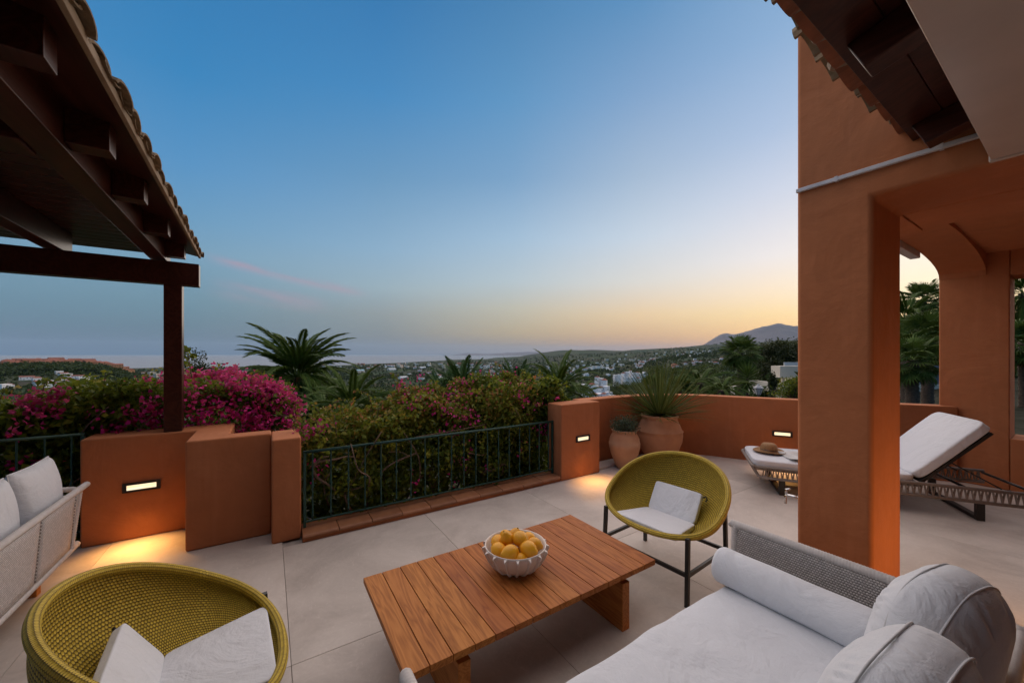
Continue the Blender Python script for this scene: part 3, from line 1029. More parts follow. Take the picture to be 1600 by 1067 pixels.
# ------------------------------------------------------------------ porch roof over the camera: soffit, rafters, tiles
pr = empty('porch_roof', (0.5, 0.6, 2.8), 'dark timber eave with clay barrel tiles meeting the terracotta wall, top right', 'roof')
SL = math.tan(R(15))
def sof(y): return 2.855 + (0.56 - y) * SL
XW = XP - 0.004
def slab(x0, x1, y0, y1, t0, t1):
    V, Fc = box(x0, x1, y0, y1, 0, 1)
    return [(a, b, sof(b) + (t0 if c == 0 else t1)) for a, b, c in V], Fc
yb = 0.56
i = 0
while yb > -3.1:
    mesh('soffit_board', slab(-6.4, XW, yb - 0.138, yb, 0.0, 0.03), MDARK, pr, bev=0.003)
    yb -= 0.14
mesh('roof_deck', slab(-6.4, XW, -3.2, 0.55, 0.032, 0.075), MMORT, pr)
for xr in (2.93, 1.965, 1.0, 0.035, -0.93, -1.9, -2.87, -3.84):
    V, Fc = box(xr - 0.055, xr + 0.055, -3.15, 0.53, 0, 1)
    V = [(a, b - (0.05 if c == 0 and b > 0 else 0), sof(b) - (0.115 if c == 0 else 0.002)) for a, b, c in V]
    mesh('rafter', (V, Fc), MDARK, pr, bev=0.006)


def barrel(L, r0, r1, th=0.014, n=9, up=True, span=math.pi, ku=0.85, kd=0.62):
    """half-round tile along +Y from 0 to L (local), convex up or down"""
    V, Fc = [], []
    for y, r in ((0, r0), (L, r1)):
        for rr in (r, r - th):
            for k in range(n + 1):
                t = (math.pi - span) / 2 + span * k / n
                z = rr * math.sin(t) * (ku if up else -kd)
                V.append((rr * math.cos(t), y, z))
    m = n + 1
    def id(e, s, k): return e * 2 * m + s * m + k
    for k in range(n):
        Fc.append((id(0, 0, k), id(0, 0, k + 1), id(1, 0, k + 1), id(1, 0, k)))
        Fc.append((id(0, 1, k), id(1, 1, k), id(1, 1, k + 1), id(0, 1, k + 1)))
        for e in (0, 1):
            Fc.append((id(e, 0, k), id(e, 1, k), id(e, 1, k + 1), id(e, 0, k + 1)))
    for k in (0, n):
        Fc.append((id(0, 0, k), id(1, 0, k), id(1, 1, k), id(0, 1, k)))
    return V, Fc


def dmesh(name, VF, m, smooth=False):
    me = mdata(name, VF[0], VF[1], m, smooth)
    b = bmesh.new(); b.from_mesh(me)
    bmesh.ops.recalc_face_normals(b, faces=b.faces); b.to_mesh(me); b.free()
    return me


tc = dmesh('channel_tile', barrel(0.42, 0.118, 0.104, 0.015, 9, False), MTILE)
tu = dmesh('cover_tile', barrel(0.42, 0.106, 0.090, 0.015, 9, True), MTILEO)
mo = dmesh('mortar_plug', lathe([(0.0, -0.03), (0.055, -0.028), (0.066, 0.0), (0.05, 0.04), (0.0, 0.05)], 9), MMORT)
L0 = OFF[pr]
x = 2.97
k = 0
while x > -0.6:
    yo = random.uniform(-0.012, 0.012)
    for row in range(2):
        ye = 0.632 - 0.36 * row + yo
        zr_ = 0.022 * row
        inst('channel_tile', tc, pr, (x - L0[0], ye - L0[1], sof(ye) + 0.125 + zr_ - L0[2]), (math.atan(SL), random.uniform(-.05, .05), math.pi + random.uniform(-.03, .03)))
        yo2 = random.uniform(-0.02, 0.02)
        inst('cover_tile', tu, pr, (x - 0.1175 - L0[0], ye + 0.02 + yo2 - L0[1], sof(ye) + 0.112 + zr_ - L0[2]), (math.atan(SL), random.uniform(-.06, .06), math.pi + random.uniform(-.05, .05)))
    inst('mortar_plug', mo, pr, (x - 0.1175 - L0[0], 0.59 + yo - L0[1], sof(0.59) + 0.118 - L0[2]), (0, 0, random.uniform(0, 3)), random.uniform(0.75, 1.05))
    x -= 0.235
    k += 1

# awning cassette under the rafters
aw = empty('awning_cassette', (1.2, 0.2, 2.6), 'cream metal awning cassette under the eave, top right corner', 'awning')
prof = [(0.272, 2.582), (0.272, 2.70), (0.262, 2.725), (0.235, 2.74), (-0.02, 2.74), (-0.02, 2.625), (0.0, 2.605), (0.02, 2.582)]
prof = [(0.272, 2.585), (0.272, 2.70), (0.262, 2.722), (0.24, 2.735), (0.02, 2.735), (0.0, 2.72), (0.0, 2.60), (0.075, 2.60), (0.085, 2.585)]
mesh('cassette_body', prism(prof, 'X', -3.4, 2.93), MAWN, aw, bev=0.004)
mesh('end_cap', prism([(0.279, 2.578), (0.279, 2.70), (0.262, 2.73), (0.24, 2.742), (0.015, 2.742), (-0.007, 2.725), (-0.007, 2.578)], 'X', 2.931, 2.962), MAWN, aw, bev=0.006)
mesh('front_bar', prism([(0.062, 2.566), (0.062, 2.597), (0.0, 2.597), (-0.02, 2.566), (0.0, 2.556), (0.05, 2.556)], 'X', -3.4, 2.928), MAWN, aw, bev=0.005)
for xx in (-2.2, 0.2, 2.4):
    mesh('bracket', box(xx - 0.04, xx + 0.04, 0.04, 0.2, 2.736, 2.86), MAWN, aw, bev=0.003)

# ------------------------------------------------------------------ pergola
PR = R(1.8)
pg = empty('pergola', (-0.757, 4.745, 0.922), 'dark brown timber pergola with tiled eave at the left', 'pergola', rz=PR)
# local frame: x across (towards the terrace), y away; z from the wall top
def PL(x, y, z): return (x, y, z - 0.922)
def pbox(x0, x1, y0, y1, z0, z1): return box(x0, x1, y0, y1, z0 - 0.922, z1 - 0.922)
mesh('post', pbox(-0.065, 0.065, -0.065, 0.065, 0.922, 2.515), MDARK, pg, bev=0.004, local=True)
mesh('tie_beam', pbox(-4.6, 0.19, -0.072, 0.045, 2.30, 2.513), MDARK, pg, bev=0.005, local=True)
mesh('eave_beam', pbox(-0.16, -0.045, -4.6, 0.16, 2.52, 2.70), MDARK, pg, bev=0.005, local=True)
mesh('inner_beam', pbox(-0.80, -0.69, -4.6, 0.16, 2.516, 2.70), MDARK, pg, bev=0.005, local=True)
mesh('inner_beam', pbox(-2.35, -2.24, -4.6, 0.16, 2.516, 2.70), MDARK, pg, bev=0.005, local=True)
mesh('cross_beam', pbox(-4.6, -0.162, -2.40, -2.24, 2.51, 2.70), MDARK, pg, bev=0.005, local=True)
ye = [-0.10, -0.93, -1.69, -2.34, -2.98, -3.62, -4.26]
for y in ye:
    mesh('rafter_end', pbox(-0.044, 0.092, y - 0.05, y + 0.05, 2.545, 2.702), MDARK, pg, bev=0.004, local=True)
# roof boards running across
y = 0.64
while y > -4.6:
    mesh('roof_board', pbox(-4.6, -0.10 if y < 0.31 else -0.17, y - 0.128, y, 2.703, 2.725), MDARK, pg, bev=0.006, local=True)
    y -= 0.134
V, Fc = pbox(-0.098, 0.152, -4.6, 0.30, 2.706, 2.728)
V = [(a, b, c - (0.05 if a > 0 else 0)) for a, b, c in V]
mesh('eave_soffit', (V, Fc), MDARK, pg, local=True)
mesh('eave_board', pbox(0.153, 0.172, -4.6, 0.305, 2.642, 2.682), simple('aged_eave_board', (0.30, 0.215, 0.13), (0.19, 0.13, 0.075), 8, 0.8, bump=0.4, bscale=40), pg, bev=0.003, local=True)
V, Fc = pbox(-4.6, 0.30, -4.6, 0.30, 2.73, 2.76)
V = [(a, b, c - (0.105 if a > 0 else 0)) for a, b, c in V]
V, Fc = prism([(-4.6, 2.732), (-0.10, 2.732), (0.15, 2.682), (0.15, 2.70), (-0.10, 2.755), (-4.6, 2.755)], 'Y', -4.6, 0.30)
mesh('roof_deck', ([(a, b, c - 0.922) for a, b, c in V], Fc), MMORT, pg, local=True)
tu2 = dmesh('barrel_tile', barrel(0.44, 0.105, 0.09, 0.018, 8, True, math.pi, 0.36), MTILEO)
tc2 = dmesh('barrel_tile_channel', barrel(0.44, 0.10, 0.09, 0.018, 8, False, math.pi, 0.36, 0.22), MTILEO)
y = 0.27
while y > -4.6:
    j = random.uniform(-0.012, 0.012)
    a = math.atan(0.2)
    inst('cover_tile', tu2, pg, (0.186 + j, y, 2.664 - 0.922), (a, random.uniform(-.06, .06), R(90) + random.uniform(-.05, .05)))
    inst('channel_tile', tc2, pg, (0.176 + j, y - 0.105, 2.690 - 0.922), (a, random.uniform(-.05, .05), R(90) + random.uniform(-.04, .04)))
    y -= 0.21

# ------------------------------------------------------------------ recessed wall lamps
def wall_lamp(c, nrm, label, watt, w=0.25, h=0.082, aim=(0, -0.58, -1.0), spread=88):
    """c: centre on the wall, nrm: outward direction in plan"""
    nx, ny = nrm
    l = math.hypot(nx, ny); nx /= l; ny /= l
    rz = math.atan2(nx, -ny)                        # local -Y looks out of the wall
    rt = empty('wall_lamp', c, label, 'lamp', 'recessed wall lamps', rz=rz)
    t = 0.019
    fr = join(box(-w / 2, w / 2, -0.012, 0.02, h / 2 - t, h / 2), box(-w / 2, w / 2, -0.012, 0.02, -h / 2, -h / 2 + t),
              box(-w / 2, -w / 2 + t + .008, -0.012, 0.02, -h / 2 + t, h / 2 - t), box(w / 2 - t - .008, w / 2, -0.012, 0.02, -h / 2 + t, h / 2 - t))
    mesh('lamp_frame', fr, MBLACK, rt, local=True)
    mesh('lamp_glass', box(-w / 2 + 0.02, w / 2 - 0.02, -0.004, 0.01, -h / 2 + 0.017, h / 2 - 0.019), MLAMPS, rt, local=True)
    li = bpy.data.lights.new('lamp_light', 'AREA')
    li.shape = 'RECTANGLE'
    li.size = w * 0.75; li.size_y = 0.03
    li.energy = watt
    li.color = (1.0, 0.47, 0.13)
    li.spread = R(spread)
    lo = bpy.data.objects.new('lamp_light', li)
    lo.location = (0, -0.05, -0.02)
    # aims down and a little out
    d = Vector(aim)
    lo.rotation_euler = d.to_track_quat('-Z', 'Y').to_euler()
    link(lo, rt)
    return rt


def m_lampglass():
    n = NT('lit_ribbed_glass')
    v = n.coord('Object', (8, 1, 40))
    e = n.add('Emission')
    col = n.ramp(n.noise(v, 1.0, 2), [(0.3, (1.0, 0.62, 0.30)), (0.6, (1.0, 0.82, 0.56))])
    n.l(col, e.inputs[0])
    e.inputs[1].default_value = LAMP_GLOW
    n.l(e.outputs[0], n.out.inputs['Surface'])
    return n.m


LAMP_GLOW = 0.55
MLAMPS = m_lampglass()
LW = 1.05
wall_lamp((-0.96, 4.656, 0.462), (0, -1), 'lit recessed lamp in the stepped wall under the pergola post', 1.15 * LW)
wall_lamp((3.56, 3.747, 0.512), (0, -1), 'lit recessed lamp in the square pier beside the small pot', 0.9 * LW)
wall_lamp((3.385, -0.599, 0.46), (0, 1), 'lit recessed lamp low in the porch opening facing the pillar', 3.0 * LW, aim=(0, -1.0, -0.12), spread=150)
pw = at(1231, 679, D=5.53)
i = min(range(1, len(path) - 1), key=lambda i: abs(path[i][0] * rx + path[i][1] * ry - (1231 - CX) / F * (path[i][0] * fx + path[i][1] * fy)))
d = path[i + 1] - path[i - 1]
wall_lamp((path[i][0] + d[1] * 0.0, path[i][1], 0.455), (d[1], -d[0]) if (d[1] * path[i][0] - d[0] * path[i][1]) < 0 else (-d[1], d[0]), 'lit recessed lamp in the curved parapet behind the straw hat', 0.7 * LW)
# ------------------------------------------------------------------ coffee table
tb = empty('coffee_table', (1.257, 1.907, 0), 'low slatted teak coffee table holding the white bowl of lemons', 'table')
x0, x1, y0, y1 = 0.460, 2.055, 1.507, 2.307
NP = 15
pw_ = (x1 - x0) / NP
for i in range(NP):
    xa = x0 + i * pw_
    o = mesh('plank', box(xa + 0.0018, xa + pw_ - 0.0018, y0, y1, 0.318, 0.35 + random.uniform(-0.0006, 0.0006)), MTEAK, tb, bev=0.0022)
    origin_to(o, (xa + pw_ / 2 - 1.257, 0, 0.33))
for xa in (0.70, 1.762):
    mesh('leg', box(xa, xa + 0.062, y0 + 0.012, y1 - 0.012, 0, 0.285), MTEAK, tb, bev=0.003)
for ya in (y0 + 0.05, y1 - 0.08):
    mesh('rail', box(x0 + 0.06, x1 - 0.06, ya, ya + 0.03, 0.287, 0.3165), MTEAK, tb, bev=0.002)

# ------------------------------------------------------------------ bowl of lemons
BC = Vector((1.261, 1.912, 0.3505))
bw = empty('bowl', BC, 'white ceramic bowl with upright fins full of lemons', 'bowl')
prof = [(0.0, 0.004), (0.06, 0.002), (0.085, 0.0), (0.095, 0.006), (0.12, 0.022), (0.15, 0.055), (0.172, 0.095), (0.183, 0.13), (0.187, 0.148), (0.185, 0.1505), (0.181, 0.149), (0.176, 0.13), (0.163, 0.095), (0.14, 0.058), (0.11, 0.03), (0.06, 0.014), (0.0, 0.012)]
bowl_body = mesh('bowl_body', lathe(prof, 72), MCER, bw, smooth=True, local=True)
fin = [(0.095, 0.003), (0.125, 0.014), (0.158, 0.045), (0.188, 0.092), (0.206, 0.132), (0.202, 0.138), (0.184, 0.146), (0.180, 0.13), (0.165, 0.09), (0.14, 0.052), (0.105, 0.02)]
V, Fc = prism(fin, 'Y', -0.0045, 0.0045)
V = np.array(V)
# a fin is thin at its outer edge and broadens into the bowl
for k, (a, b, c) in enumerate(V):
    j = k % len(fin)
    V[k, 1] = np.sign(b) * (0.0028 if 1 <= j <= 5 else 0.011)
fm = dmesh('fin', (V, Fc), MCER)
NF = 17
for k in range(NF):
    o = inst('fin', fm, bowl_body, (0, 0, 0), (0, 0, 2 * math.pi * (k + 0.35) / NF))
lp = [(0.0, -0.047), (0.007, -0.046), (0.011, -0.042), (0.015, -0.036), (0.024, -0.028), (0.031, -0.014), (0.0335, 0.0), (0.031, 0.014), (0.024, 0.027), (0.014, 0.036), (0.007, 0.041), (0.0, 0.042)]
V, Fc = lathe(lp, 18)
V = np.array(V) * np.array([1, 1, 1]) * 1.12
lemon_me = dmesh('lemon', (V, Fc), MLEMON, True)
cap_me = dmesh('stalk_end', lathe([(0.0, 0.0), (0.005, 0.0), (0.004, 0.004), (0.0, 0.005)], 8), MLEMT)
def from_view(u, v, z):
    """offset in the bowl: u to the right, v away, as seen from the eye"""
    r_, f_ = Vector((rx, ry, 0)), Vector((fx, fy, 0))
    return r_ * u + f_ * v + Vector((0, 0, z))
LEM = [
    (-0.107, 0.035, 0.105, 1.35, 2.6, 1.0, 'lemon at the left rim of the bowl with its stalk end to the left'),
    (-0.060, 0.075, 0.118, 0.5, 5.2, .95, 'lemon at the back left, highest against the far rim'),
    (-0.004, 0.072, 0.122, 0.35, 1.0, 1.0, 'lemon at the back centre with its tip turned up'),
    (0.078, 0.060, 0.112, 1.25, 0.6, .98, 'lemon at the back right below the rim'),
    (0.112, 0.000, 0.108, 1.3, 4.0, .98, 'lemon at the right rim of the bowl'),
    (-0.048, 0.002, 0.138, 2.75, 1.9, 1.02, 'lemon left of the middle with its nipple pointing down'),
    (0.028, -0.012, 0.148, 1.45, 3.4, 1.14, 'large lemon on top in the middle of the bowl'),
    (-0.098, -0.055, 0.105, 1.5, 0.3, 1.02, 'lemon at the front left of the bowl'),
    (-0.030, -0.098, 0.110, 1.55, 1.4, 1.08, 'round orange-yellow lemon at the front centre'),
    (0.072, -0.070, 0.118, 1.45, 3.6, 1.12, 'lemon at the front right with its tip to the left'),
    (0.026, -0.108, 0.078, 1.4, 0.9, .85, 'small lemon half hidden between the two front lemons'),
    (0.050, 0.015, 0.075, 1.5, 2.0, 0.9, 'lemon buried under the large middle one'),
    (-0.045, -0.040, 0.070, 1.5, 1.0, 0.95, 'lemon buried under the front left ones'),
]
for u, v, z, tilt, az, s, lab in LEM:
    p = BC + from_view(u * 1.03, v * 1.03, z + 0.034)
    s *= 1.12
    o = inst('lemon', lemon_me, None, p, (tilt, 0.0, az), (s, s * random.uniform(0.95, 1.03), s * random.uniform(0.92, 1.02)))
    tag(o, lab, 'lemon', 'lemons in the bowl')
    inst('stalk_end', cap_me, o, (0, 0, 0.0465))


# ------------------------------------------------------------------ woven shell chairs
def uvgrid(name, P, mat, parent, closed=False, smooth=True, flip=False, pole=False):
    """P[i][j]: i along u, j along v, with a UV map"""
    P = np.asarray(P, float)
    nu, nv = P.shape[:2]
    me = bpy.data.meshes.new(name)
    Fc, UV = [], []
    for i in range(nu if closed else nu - 1):
        k = (i + 1) % nu
        for j in range(nv - 1):
            q = [(i, j), (k, j), (k, j + 1), (i, j + 1)]
            uv = [(i, j), (i + 1, j), (i + 1, j + 1), (i, j + 1)]
            if flip: q, uv = q[::-1], uv[::-1]
            Fc.append([a * nv + b for a, b in q])
            UV += [(a / (nu if closed else nu - 1), b / (nv - 1)) for a, b in uv]
    me.from_pydata(P.reshape(-1, 3).tolist(), [], Fc)
    l = me.uv_layers.new(name='UVMap')
    l.data.foreach_set('uv', np.array(UV, dtype=np.float32).ravel())
    me.materials.append(mat)
    if smooth: me.polygons.foreach_set('use_smooth', [True] * len(me.polygons))
    me.update()
    o = bpy.data.objects.new(name, me)
    link(o, parent)
    return o


CW, CDp = 0.435, 0.375                              # half width and half depth of the rim
ZF, ZB, ZS = 0.405, 0.815, 0.345                    # rim height front and back, seat


def rim_pt(t):
    """t=0 front centre (+x local), going round"""
    c, s = math.cos(t), math.sin(t)
    if c > 0:                                       # the front edge is almost straight
        x = 0.295 * c ** 0.74
        y = CW * math.copysign(abs(s) ** 0.95, s)
    else:
        x = CDp * c
        y = CW * s
    k = (x + CDp) / (CDp + 0.295)                   # 0 back, 1 front
    z = ZB + (ZF - ZB) * (0.8 * k + 0.2 * k * k * (3 - 2 * k))
    return Vector((x, y, z))


def shell_pt(t, v):
    """v=0 rim, 1 seat centre"""
    p = rim_pt(t)
    a = v * math.pi / 2
    rr = math.cos(a) ** 0.62
    hh = 1 - math.sin(a) ** 1.15
    base = Vector((-0.005, 0, ZS))
    bulge = 1 + 0.10 * math.sin(min(1, v * 1.7) * math.pi) * (0.6 + 0.4 * -math.cos(t))
    x = base.x + (p.x - base.x) * rr * bulge
    y = base.y + (p.y - base.y) * rr * bulge
    z = base.z + (p.z - base.z) * hh
    return Vector((x, y, z))


def shell_chair(loc, rz, label, seat_shift=0.0):
    ch = empty('shell_chair', loc, label, 'armchair', 'olive woven shell chairs', rz=rz)
    NU, NV = 120, 40
    P = [[tuple(shell_pt(2 * math.pi * i / NU, 0.985 * j / (NV - 1))) for j in range(NV)] for i in range(NU)]
    o = uvgrid('shell', P, MOLIVE, ch, closed=True, flip=True)
    # rim: rope wound around a tube
    NS = 1000
    path_, rad = [], []
    for i in range(NS):
        t = 2 * math.pi * i / NS
        path_.append(rim_pt(t) + Vector((0.010 * math.cos(t), 0.010 * math.sin(t), -0.004)))
        rad.append(0.0195)
    V, Fc = tube(path_[::5], rad[::5], 12, closed=True)
    V = np.array(V).reshape(-1, 12, 3)
    uvgrid('rim_binding', np.concatenate([V, V[:, :1]], 1), MOLIVEB, o, closed=True)
    # frame
    fxs, fys = 0.265, 0.335
    feet = {}
    for sx_ in (1, -1):
        for sy_ in (1, -1):
            top = Vector((sx_ * fxs * (0.98 if sx_ > 0 else 1.0), sy_ * fys, 0.44 if sx_ > 0 else 0.56))
            bot = Vector((sx_ * (fxs + 0.015), sy_ * (fys + 0.005), 0))
            feet[(sx_, sy_)] = (bot, top)
            mesh('leg', bar(bot, top, 0.026, 0.026, (1, 0, 0)), MBLACK, ch, local=True, bev=0.002)
    def pt(a, z):
        b, t = feet[a]
        return b + (t - b) * (z / t.z)
    for a, b in (((1, 1), (1, -1)), ((-1, 1), (-1, -1)), ((1, 1), (-1, 1)), ((1, -1), (-1, -1))):
        p, q = pt(a, 0.20), pt(b, 0.20)
        d = (q - p).normalized() * 0.013
        mesh('rail', bar(p + d, q - d, 0.02, 0.026), MBLACK, ch, local=True, bev=0.002)
    # hinged seat pad: a seat part and a short back part
    V, Fc = cushion(0.37, 0.46, 0.040, 14, 12, 0.12, 0.0015, 3)
    V = np.array(V)
    V[:, 1] *= 1 + 0.65 * V[:, 0]
    s = mesh('seat_pad', xf((V, Fc), (0, R(-5), 0), (0.085, 0, ZS + 0.024)), MFABL, ch, smooth=True, local=True)
    V, Fc = cushion(0.235, 0.385, 0.042, 14, 10, 0.12, 0.0015, 5)
    s2 = mesh('back_pad', xf((V, Fc), (0, R(58), 0), (-0.19, 0, ZS + 0.120)), MFABL, ch, smooth=True, local=True)
    mesh('pad_strap', tube([(-0.235, 0.185, ZS + 0.20), (-0.25, 0.205, ZS + 0.215), (-0.25, 0.215, ZS + 0.195), (-0.235, 0.21, ZS + 0.18)], 0.006, 6), MBLACK, ch, local=True, smooth=True)
    return ch


shell_chair((2.545, 1.80, 0), R(180 + 4), 'olive woven shell chair on black legs right of the table, by the sofa arm')
shell_chair((-0.255, 1.93, 0), R(4), 'olive woven shell chair with white pads in the lower left foreground')


# ------------------------------------------------------------------ sofas
def sofa_panel(name, c0, c1, z0, z1, lean, mat, parent, nseg, rim=0.021, slit=True, thick=0.03, curve=0.0):
    """rope panel from c0 to c1 (plan), between z0 and z1, leaning out by lean (Vector) at the top; with tube frame"""
    c0, c1 = Vector(c0), Vector(c1)
    lean = Vector(lean)
    NU, NV = 24, 8
    P = [[tuple(c0 + (c1 - c0) * (i / NU) + lean * (j / NV) + Vector((0, 0, z0 + (z1 - z0) * j / NV))) for j in range(NV + 1)] for i in range(NU + 1)]
    o = uvgrid(name, P, mat, parent)
    k = o.modifiers.new('thick', 'SOLIDIFY'); k.thickness = thick; k.offset = 0
    return o


# right sofa: faces the coffee table, long side along X
sf = empty('sofa', (1.35, 0.65, 0), 'grey rope sofa with off-white seat and bolster in the lower right foreground', 'sofa')
SX0, SX1, SY0, SY1 = 0.375, 2.345, 0.165, 1.165
SZ = 0.63
mesh('seat_frame', box(SX0 + 0.06, SX1 - 0.05, SY0 + 0.05, 1.06, 0.17, 0.245), MGREYR, sf, bev=0.02)
V, Fc = xf(cushion(1.80, 0.90, 0.175, 9, 64, 0.06, 0.009, 11), (0, 0, 0), (1.345, 0.645, 0.246))
for (xa, ya), (xb, yb), dp, wd in (((1.50, 1.05), (1.42, 0.80), 0.011, 0.022), ((1.38, 1.04), (1.33, 0.82), 0.009, 0.02), ((1.22, 1.05), (1.20, 0.84), 0.007, 0.02), ((1.0, 1.05), (1.04, 0.75), 0.008, 0.025), ((1.75, 0.62), (1.62, 0.50), 0.006, 0.02), ((1.85, 0.95), (1.70, 0.88), 0.005, 0.018)):
    d_ = np.array([xb - xa, yb - ya]); L_ = np.linalg.norm(d_); d_ /= L_
    rel_ = V[:, :2] - np.array([xa, ya])
    al = rel_ @ d_; ac = rel_ @ np.array([-d_[1], d_[0]]) + 0.012 * np.sin(al * 25)
    env = np.clip(al / 0.05, 0, 1) * np.clip((L_ - al) / (L_ * 0.7), 0, 1)
    V[:, 2] += (-dp * np.exp(-(ac / wd) ** 2) + 0.7 * dp * np.exp(-((ac - 2.1 * wd) / (1.2 * wd)) ** 2)) * env * (V[:, 2] > 0.36)
mesh('seat_cushion', (V, Fc), MFAB, sf, smooth=True)
for (xa, ya) in ((0.55, 0.28), (2.15, 0.28), (0.55, 0.98), (2.15, 0.98)):
    mesh('leg', box(xa - 0.03, xa + 0.03, ya - 0.03, ya + 0.03, 0, 0.168), MTEAK, sf, bev=0.003)
def arm(xa, out, nm):
    """arm panel along Y at x = xa"""
    pth = [(xa, SY0 + 0.02, 0.20), (xa, SY1 - 0.05, 0.20), (xa, SY1 - 0.014, 0.212), (xa + out * 0.005, SY1, 0.25),
           (xa + out * 0.026, SY1 + 0.004, SZ - 0.05), (xa + out * 0.028, SY1 - 0.012, SZ - 0.012), (xa + out * 0.03, SY1 - 0.05, SZ), (xa + out * 0.03, SY0 + 0.02, SZ)]
    pp = smoothpath(pth, 10)
    # rope wound round the tube
    q = []
    for i in range(len(pp) - 1):
        m_ = max(1, int(np.linalg.norm(pp[i + 1] - pp[i]) / 0.004))
        q += [pp[i] + (pp[i + 1] - pp[i]) * (k / m_) for k in range(m_)]
    rad = [0.0205 + 0.0022 * abs(math.sin(i * math.pi / 3)) for i in range(len(q))]
    mesh('arm_frame', tube(q, rad, 10), MGREYR, sf, smooth=True)
    o = sofa_panel('arm_panel', (xa - 1.35, SY0 + 0.02 - 0.65, 0), (xa - 1.35, SY1 - 0.01 - 0.65, 0), 0.20, SZ - 0.005, (out * 0.028, 0, 0), MGREYA, sf, 3)
arm(SX1 - 0.02, 1, 'right')
arm(SX0 + 0.02, -1, 'left')
# back panel along X
q = []
for i in range(480):
    t = i / 479
    q.append((SX0 + 0.02 + (SX1 - SX0 - 0.04) * t, SY0 - 0.02, SZ))
mesh('back_frame', tube(q, [0.0205 + 0.0022 * abs(math.sin(i * math.pi / 3)) for i in range(480)], 10), MGREYR, sf, smooth=True)
sofa_panel('back_panel', (SX0 - 1.35, SY0 - 0.65, 0), (SX1 - 1.35, SY0 - 0.65, 0), 0.20, SZ - 0.005, (0, -0.02, 0), MGREYW, sf, 5)
# rounded corner of the back and arm
mesh('corner_frame', tube([(SX1 + 0.006, SY0 + 0.05, SZ), (SX1 + 0.0, SY0 + 0.012, SZ), (SX1 - 0.03, SY0 - 0.012, SZ), (SX1 - 0.06, SY0 - 0.02, SZ)], 0.0235, 10), MGREYR, sf, smooth=True)


def bolster(L, r, n=28):
    V, Fc = [], []
    prof = [(0.0, -L / 2 - 0.004), (r * 0.5, -L / 2 - 0.006), (r * 0.90, -L / 2), (r * 0.985, -L / 2 + 0.012)]
    prof += [(r * (1 + 0.015 * math.sin(k * 0.9)), -L / 2 + 0.02 + (L - 0.04) * k / 14) for k in range(15)]
    prof += [(r * 0.985, L / 2 - 0.012), (r * 0.90, L / 2), (r * 0.5, L / 2 + 0.006), (0.0, L / 2 + 0.004)]
    return lathe(prof, n)


V, Fc = bolster(0.66, 0.092)
V = np.array(V); V[:, 2] += 0.33
bo = mesh('bolster_cushion', xf((V[:, [0, 2, 1]], Fc), (0, 0, 0), (2.075, 0.455, 0.505)), MFAB, smooth=True)
origin_to(bo, (2.075, 0.78, 0.42))
tag(bo, 'grey-white cylindrical bolster lying along the sofa arm', 'cushion')


def back_cushion(name, w, h, t, loc, rx_, rz_, label, seed, mat=MFAB):
    """plump box cushion with two piped seams"""
    rt = empty(name, loc, label, 'cushion', 'sofa back cushions', rz=rz_)
    b = cushion(w, h, t, 2.7, 40, 0.42, 0.010, seed)
    V, Fc = b
    V = np.array(V); V[:, 2] -= t / 2
    # stand it up: width along x, height along z, thickness along y
    V = V[:, [0, 2, 1]] * np.array([1, -1, 1])
    top = V[:, 2] > 0
    V[:, 2] += h / 2
    # gathered wrinkles near the seams
    ang = np.arctan2(V[:, 2] - h / 2, V[:, 0])
    rr = np.hypot(V[:, 0] / (w / 2), (V[:, 2] - h / 2) / (h / 2))
    V[:, 1] += np.clip(V[:, 1] / (t * 0.3), -1, 1) * 0.0065 * np.sin(ang * 37 + 2.5 * np.sin(ang * 7 + seed)) * np.clip((rr - 0.5) * 3, 0, 1) * np.clip((1.02 - rr) * 6, 0, 1) * (0.4 + 0.6 * np.sin(ang * 5 + seed) ** 2)
    M = np.array(Euler((rx_, 0, 0)).to_matrix())
    body = mesh('cushion_body', (V @ M.T, Fc), mat, rt, smooth=True, local=True)
    OFF[body] = np.zeros(3)
    for s in (-1, 1):
        e = 2.7
        pts = []
        for k in range(72):
            a = 2 * math.pi * k / 72
            c, s2 = math.cos(a), math.sin(a)
            q = 0.46
            f = ((1 - q ** e) / (abs(c) ** e + abs(s2) ** e)) ** (1 / e)
            bu = 0.42 * max(0, 1 - (c * f) ** 2) * max(0, 1 - (s2 * f) ** 2)
            pts.append(Vector((c * f * w / 2 * 1.007, s * t / 2 * (q + bu) * 1.015, s2 * f * h / 2 * 1.007 + h / 2)))
        pts = [tuple(M @ np.array(p)) for p in pts]
        mesh('piping', tube(pts, 0.0032, 6, closed=True), MPIPE, body, smooth=True, local=True)
    return rt


back_cushion('back_cushion', 0.43, 0.57, 0.19, (1.79, 0.335, 0.415), R(11), R(-12), 'plump off-white back cushion at the bolster end of the right sofa', 21)
back_cushion('back_cushion', 0.52, 0.55, 0.20, (1.31, 0.330, 0.415), R(12), R(-4), 'plump off-white back cushion at the bottom edge, nearest the camera', 22)

